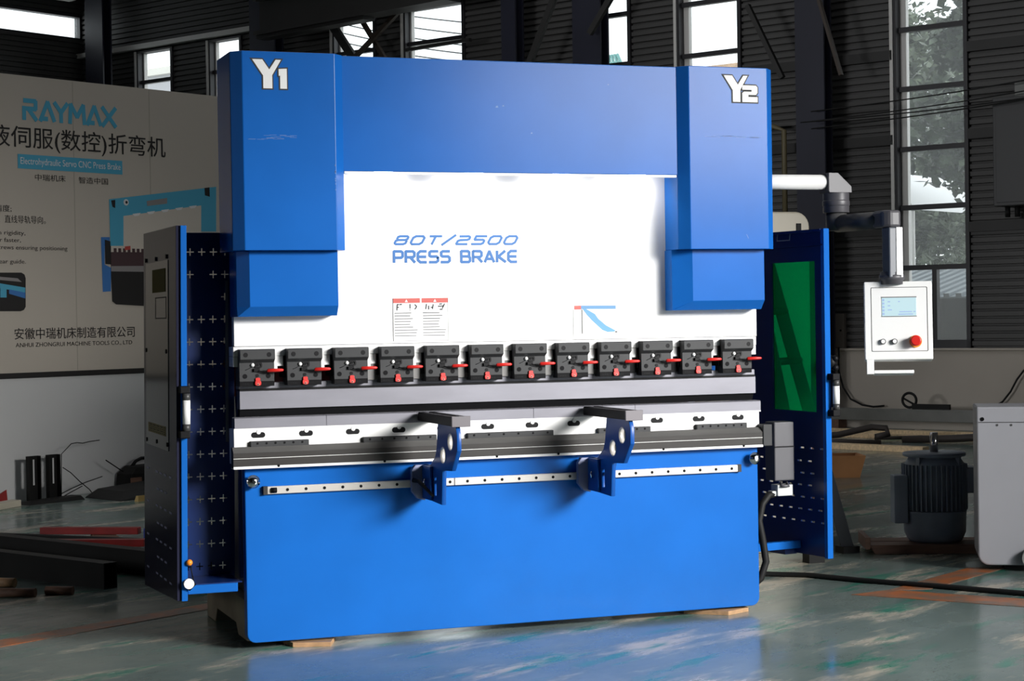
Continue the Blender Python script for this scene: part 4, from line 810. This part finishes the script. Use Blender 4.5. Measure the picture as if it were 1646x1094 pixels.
for k in range(40):
    a = 2 * PI * k / 40; M = Matrix.Rotation(a, 4, 'Z'); mb.box(.172, .195, -.003, .003, .205, .495, M)
mb.build('cooling_fins', MOTOR, bd)
MB().lathe((0, 0, .535), [(.130, -.05), (.135, .0), (.185, .012), (.187, .03), (.180, .034), (.09, .036)], 36).build('flange', MOTOR, t)
for k in range(4):
    a = PI / 4 + PI / 2 * k; MB().box(.12, .178, -.012, .012, .45, .545, Matrix.Rotation(a, 4, 'Z')).build('flange_rib', MOTOR, t)
MB().cyl((0, 0, .55), (0, 0, .695), .024, 20).build('shaft', mat('bright_shaft', (.35, .34, .34), .2, .9), t)
MB().box(-.262, -.180, -.10, .02, .125, .43).build('mounting_foot', MOTOR, t, .004)
tb = MB().box(.17, .245, -.09, .07, .31, .475).build('terminal_box', MOTOR, t, .01)
for q in (.36, .42): MB().cyl((.24, -.02, q), (.272, -.02, q), .024, 14).build('cable_gland', BLACK, tb)
t = thing('white_cabinet', 'white enamel machine panel at the right edge beside the motor', 'cabinet', (4.235, .745, .03), math.radians(-31))
MB().prism_y(rrect(0, .95, 0, .872, .06, (1, 1, 0, 0)), 0, .42).build('body', CAB_WHITE, t, .008)
B(.01, .95, -.003, 0, .786, .789).build('seam', INK_GREY, t); MB().cyl((.03, -.003, .805), (.03, 0, .805), .011, 12).build('hole', BLACK, t)
for x in (.11, .185): MB().cyl((x, -.003, .772), (x, 0, .772), .006, 10).build('rivet', INK_GREY, t)
B(.15, .8, .08, .38, -.03, 0).build('plinth', STRUCT_DARK, t)
MB().cyl((.285, -.05, .045), (.285, -.003, .045), .055, 20).build('caster', mat('caster_grey', (.3, .31, .30), .5), t)
B(.255, .285, -.003, 0, .15, .42).build('yellow_tape', mat('pale_yellow_tape', (.5, .46, .30), .6), t)
tag(MB().tube([(2.45, 1.3, .014), (2.75, 1.17, .014), (3.06, 1.07, .014), (3.27, .91, .014), (3.41, .63, .014), (3.65, .28, .014), (3.92, -.17, .014), (4.3, -.7, .014), (4.9, -1.4, .014)], .014, 10).build('floor_cable', RUBBER), 'thick black cable lying across the floor in front of the motor', 'cable')

# timber, rods and scrap along the right wall
def lay(name, label, cat, u, v0, v1, w, z0, h, m, du=0.0, group=None):
    o = MB().rings([[(du if k else 0, (v1 - v0) * k, 0 + 0 * k) for _ in (0,)] and [((du if k else 0) + a, (v1 - v0) * k, b) for a, b in ((0, 0), (w, 0), (w, h), (0, h))] for k in (0, 1)]).build(name, m, None, .004)
    o.location = hw(u, v0, z0); o.rotation_euler = (0, 0, HA); return tag(o, label, cat, group)
GT = 'timbers on the floor along the wall'
lay('timber', 'pale timber on the floor nearest the low wall, behind the motor shaft', 'timber', 14.0, 2.6, 7.6, .16, 0, .05, WOOD_PALE, 0, GT)
lay('timber', 'second pale timber from the wall, behind the bent rods', 'timber', 13.35, 2.4, 7.4, .14, 0, .05, WOOD_PALE, 0, GT)
lay('timber', 'nearest pale timber on the floor, in front of the bent rods', 'timber', 11.6, 2.7, 6.6, .14, 0, .06, WOOD_PALE, .35, GT)
lay('steel_tube', 'long grey square steel tube resting along the foot of the right wall', 'tube', 14.34, 2.4, 7.8, .12, .14, .14, STEEL_GREY)
for v in (2.9, 5.2, 7.2): tag(B(0, .2, 0, .12, 0, .14).build('packing_block', WOOD_DARK), 'dark packing block under the grey steel tube, %s' % {2.9: 'behind the white cabinet', 5.2: 'behind the right guard', 7.2: 'behind the press brake'}[v], 'block', 'blocks under the tube').matrix_world = Matrix.Translation(hw(14.31, v)) @ Matrix.Rotation(HA, 4, 'Z')
t = thing('hand_wheel_bar', 'black ring tool with a flat bar lying on the grey tube', 'tool', hw(14.40, 4.30, .283), HA)
MB().tube([(0, .10 * math.cos(a) * .9, .102 + .085 * math.sin(a)) for a in [2 * PI * k / 20 for k in range(21)]], .016, 8, False).build('ring', RUBBER, t); B(-.02, .02, -.52, -.04, .0, .06).build('bar', RUBBER, t); MB().tube([(0, -.07, .05), (0, .07, .12)], .012, 6).build('spoke', RUBBER, t)
def rod(label, pts, r=.028): return tag(MB().tube([hw(*p) for p in pts], r, 8).build('bent_rod', mat('rusty_black_rod', (.03, .022, .018), .6)), label, 'rod', 'bent rods on the floor')
rod('bent black rod with a hook end left of the motor shaft', [(12.3, 5.1, .05), (12.35, 4.6, .05), (12.55, 4.2, .09), (12.75, 3.9, .17), (12.8, 3.75, .16), (12.75, 3.7, .10), (12.65, 3.8, .07)], .035)
rod('straight dark rod below the hooked rod', [(12.0, 4.6, .03), (12.25, 4.0, .04), (12.4, 3.6, .03)])
rod('dark rods lying right of the motor shaft', [(12.9, 3.6, .03), (12.95, 3.0, .06), (13.0, 2.6, .09), (13.05, 2.3, .05)], .04)
rod('thin dark rod crossing behind the motor shaft', [(13.0, 4.0, .03), (13.1, 3.5, .05), (13.2, 2.9, .04)], .02)
tag(MB().ball(hw(12.75, 5.3, .09), .10, 1.5, 1.2, .9).ball(hw(12.85, 5.1, .08), .07, 1.6, 1.1, 1).build('chain_pile', STEEL_BLACK), 'small heap of black chain on the timbers left of the rods', 'chain')
t = thing('cardboard_box', 'brown open cardboard box on the floor behind the right guard', 'box', (6.53, 6.35, 0), math.radians(-18))
MB().rings([[(-.22, -.16, 0), (.19, -.16, 0), (.19, .16, 0), (-.22, .16, 0)], [(-.24, -.18, .19), (.24, -.18, .19), (.24, .18, .19), (-.24, .18, .19)], [(-.22, -.16, .19), (.22, -.16, .19), (.22, .16, .19), (-.22, .16, .19)], [(-.2, -.14, .02), (.17, -.14, .02), (.17, .14, .02), (-.2, .14, .02)]], cap=True).build('carton', CARD, t)
tag(MB().ball((6.38, 6.36, .25), .09, 1, 1, 1.3).ball((6.33, 6.3, .28), .06, 1, 1, 1.2).build('rag', CLOTH_PINK), 'crumpled pink rag stuffed in the cardboard box', 'rag')

# ------------------------------------------------------------------ left: channels, wires, steel stock, tool case
def channel(label, u, v, rz):
    t = thing('slotted_channel', label, 'steel channel', hw(u, v), HA + rz, 'upright slotted channels')
    plate('web', [[(-.057, 0), (.057, 0), (.057, .37), (-.057, .37)], [(.006, .13), (.026, .13), (.026, .34), (.006, .34)]], .006, lambda a, b, q: (a, .006 * q, b), STEEL_BLACK, t)
    B(-.057, -.050, -.04, 0, 0, .37).build('flange', STEEL_BLACK, t); B(.050, .057, -.04, 0, 0, .37).build('flange', STEEL_BLACK, t)
channel('upright black slotted channel against the white base, left of its twin', 3.685, 6.60, 0); channel('upright black slotted channel with wires rising from its right edge', 3.878, 6.60, 0)
GWI = 'loose wires on the scrap heap'
def wire(label, pts, r=.004): tag(MB().tube([hw(a, 6.55 + b, c) for a, b, c in pts], r, 6).build('steel_wire', STEEL_BLACK), label, 'wire', GWI)
wire('stiff wire rising right from the channels and bending level', [(3.93, 0, .0), (3.938, 0, .37), (4.04, 0, .45), (4.10, 0, .455), (4.17, .02, .445), (4.24, .02, .455), (4.345, .02, .46)])
wire('thin wire falling to the right from the taller channel', [(3.95, 0, .26), (4.03, 0, .21), (4.12, 0, .13), (4.20, -.02, .06), (4.25, -.02, .0)])
wire('thin wire rising right over the scrap heap', [(3.94, .05, .03), (4.06, .05, .07), (4.22, .05, .115), (4.39, .05, .15)])
wire('second low wire above the scrap heap', [(3.94, .02, .01), (4.05, .02, .05), (4.16, .02, .09)])
wire('short wire leaning against the black tool case', [(4.43, .05, .285), (4.52, .05, .23), (4.61, .05, .175)], .005)
t = thing('tool_case', 'black tool case with arched handle beside the left guard', 'case', hw(4.78, 6.64), HA)
MB().rings([[(-.15, -.1, 0), (.3, -.1, 0), (.3, .1, 0), (-.15, .1, 0)], [(-.13, -.1, .15), (.3, -.1, .15), (.3, .1, .15), (-.13, .1, .15)], [(-.06, -.08, .215), (.3, -.08, .215), (.3, .08, .215), (-.06, .08, .215)]]).build('body', STEEL_BLACK, t, .012)
MB().tube([(-.05, 0, .20), (.0, 0, .25), (.06, 0, .272), (.16, 0, .272), (.26, 0, .2)], .015, 8).build('handle', BLACK, t); B(-.14, -.02, -.104, -.1, .02, .12).build('side_label', WOOD_DARK, t)
tag(MB().rings([[hw(4.05, 5.95, 0), hw(4.95, 5.95, 0), hw(4.95, 6.5, 0), hw(4.12, 6.5, 0)], [hw(4.16, 6.05, .07), hw(4.95, 6.05, .11), hw(4.95, 6.45, .11), hw(4.22, 6.45, .07)]]).build('rubber_mat', RUBBER, None, .01), 'low pile of black rubber matting in front of the tool case', 'mat')
tag(MB().rings([[hw(3.45, 6.32, 0), hw(4.02, 6.35, 0), hw(4.02, 6.5, 0), hw(3.45, 6.5, 0)], [hw(3.5, 6.36, .02), hw(4.0, 6.38, .035), hw(4.0, 6.5, .035), hw(3.5, 6.5, .02)]]).build('scrap_strip', STEEL_BLACK, None, .004), 'flat black scrap strips at the foot of the white base', 'scrap')
tag(MB().rings([[hw(4.12, 5.80, .0), hw(4.24, 5.80, 0), hw(4.24, 5.85, 0), hw(4.12, 5.85, 0)], [hw(4.13, 5.81, .045), hw(4.23, 5.81, .045), hw(4.23, 5.84, .045), hw(4.13, 5.84, .045)]]).build('wood_offcut', mat('yellowish_wood', (.25, .17, .05), .6)), 'yellowish wood offcut lying before the rubber matting', 'offcut')
tag(MB().rings([[hw(2.6, 6.02, q), hw(3.40, 6.36, q), hw(3.38, 6.46, q), hw(2.58, 6.12, q)] for q in (0, .05)]).build('white_board', BEIGE, None, .003), 'end of a white board on the floor at the left edge', 'board')
tag(MB().rings([[hw(3.2, 6.55, .0), hw(3.41, 6.55, .0), hw(3.36, 6.66, .0)], [hw(3.30, 6.6, .06), hw(3.42, 6.58, .12), hw(3.37, 6.62, .07)]]).build('red_cloth', RED_DULL), 'scrap of red cloth above the white board at the left edge', 'cloth')
def beam(name, label, P, Q, w, z0, h, m, group=None, hollow=False):
    p, q = Vector((*P, 0)), Vector((*Q, 0)); d = (q - p).normalized(); s = Vector((-d.y, d.x, 0)) * w / 2
    if hollow:
        k = .008; mb = MB()
        a = [(-1, 0), (1, 0), (1, 1), (-1, 1)]; o_ = lambda c, i: [c + s * x * (1 - i * 2 * k / w) + Vector((0, 0, z0 + i * k + (h - 2 * i * k) * y)) for x, y in a]
        mb.rings([o_(q + d * .0, 1), o_(q, 0), o_(p, 0), o_(p, 1), o_(q - d * .3, 1)], cap=True)
        b = mb.build(name, m)
    else: b = MB().rings([[c + s + Vector((0, 0, z0)), c - s + Vector((0, 0, z0)), c - s + Vector((0, 0, z0 + h)), c + s + Vector((0, 0, z0 + h))] for c in (p, q)]).build(name, m, None, .003)
    return tag(b, label, 'steel section', group)
GS = 'steel sections on the floor'
beam('box_beam', 'black hollow box beam with open end lying nearest at the left', (-.29, 2.21), (-1.92, 4.97), .09, .0, .14, STEEL_BLACK, GS, True)
beam('box_beam', 'black box beam behind the open ended one, reaching behind the left guard', (.24, 2.27), (-1.8, 5.72), .10, .0, .14, STEEL_BLACK, GS)
beam('flat_bar', 'thin black bar on bearers between the box beam and the farther red bar', (.33, 3.80), (-1.2, 5.25), .04, .0401, .02, STEEL_BLACK, GS)
beam('red_bar', 'red painted steel bar, the farther of two, next to a blue end', (.20, 4.42), (-.40, 4.74), .07, .0401, .045, RED_DULL, GS)
beam('red_bar', 'red painted steel bar, the nearer of two, behind the box beam', (.13, 3.72), (-.42, 3.98), .07, .0401, .045, RED_DULL, GS)
beam('blue_bar', 'short blue painted bar end beside the left guard', (.36, 4.34), (.24, 4.41), .09, .0, .08, mat('blue_bar_paint', (.02, .04, .25), .5), GS)
for k, (x, y) in enumerate(((-.02, 4.15), (-.85, 4.95))): tag(B(x - .07, x + .07, y - .5, y + .5, 0, .04).build('stock_bearer', WOOD_DARK), 'dark timber carrying the red bars, %s' % ('near the left guard' if k == 0 else 'toward the left edge'), 'wood block')
GL_ = 'round logs under the box beam'
def log(label, x, y, r, L, m, rz): 
    d = Vector((math.cos(rz), math.sin(rz), 0)) * L / 2; c = Vector((x, y, r)); o = MB().tube([c - d, c + d], r, 14).build('round_bar', m); tag(o, label, 'round bar', GL_)
log('brown round bar end below the box beam at the left edge', -.80, 2.11, .024, .22, WOOD_DARK, -.45)
log('brown round bar under the box beam near its open end', -.575, 2.09, .023, .15, WOOD_DARK, -.45)
log('pale round bar end tucked under the box beam at the left edge', -.82, 2.52, .026, .12, WOOD, -.6)
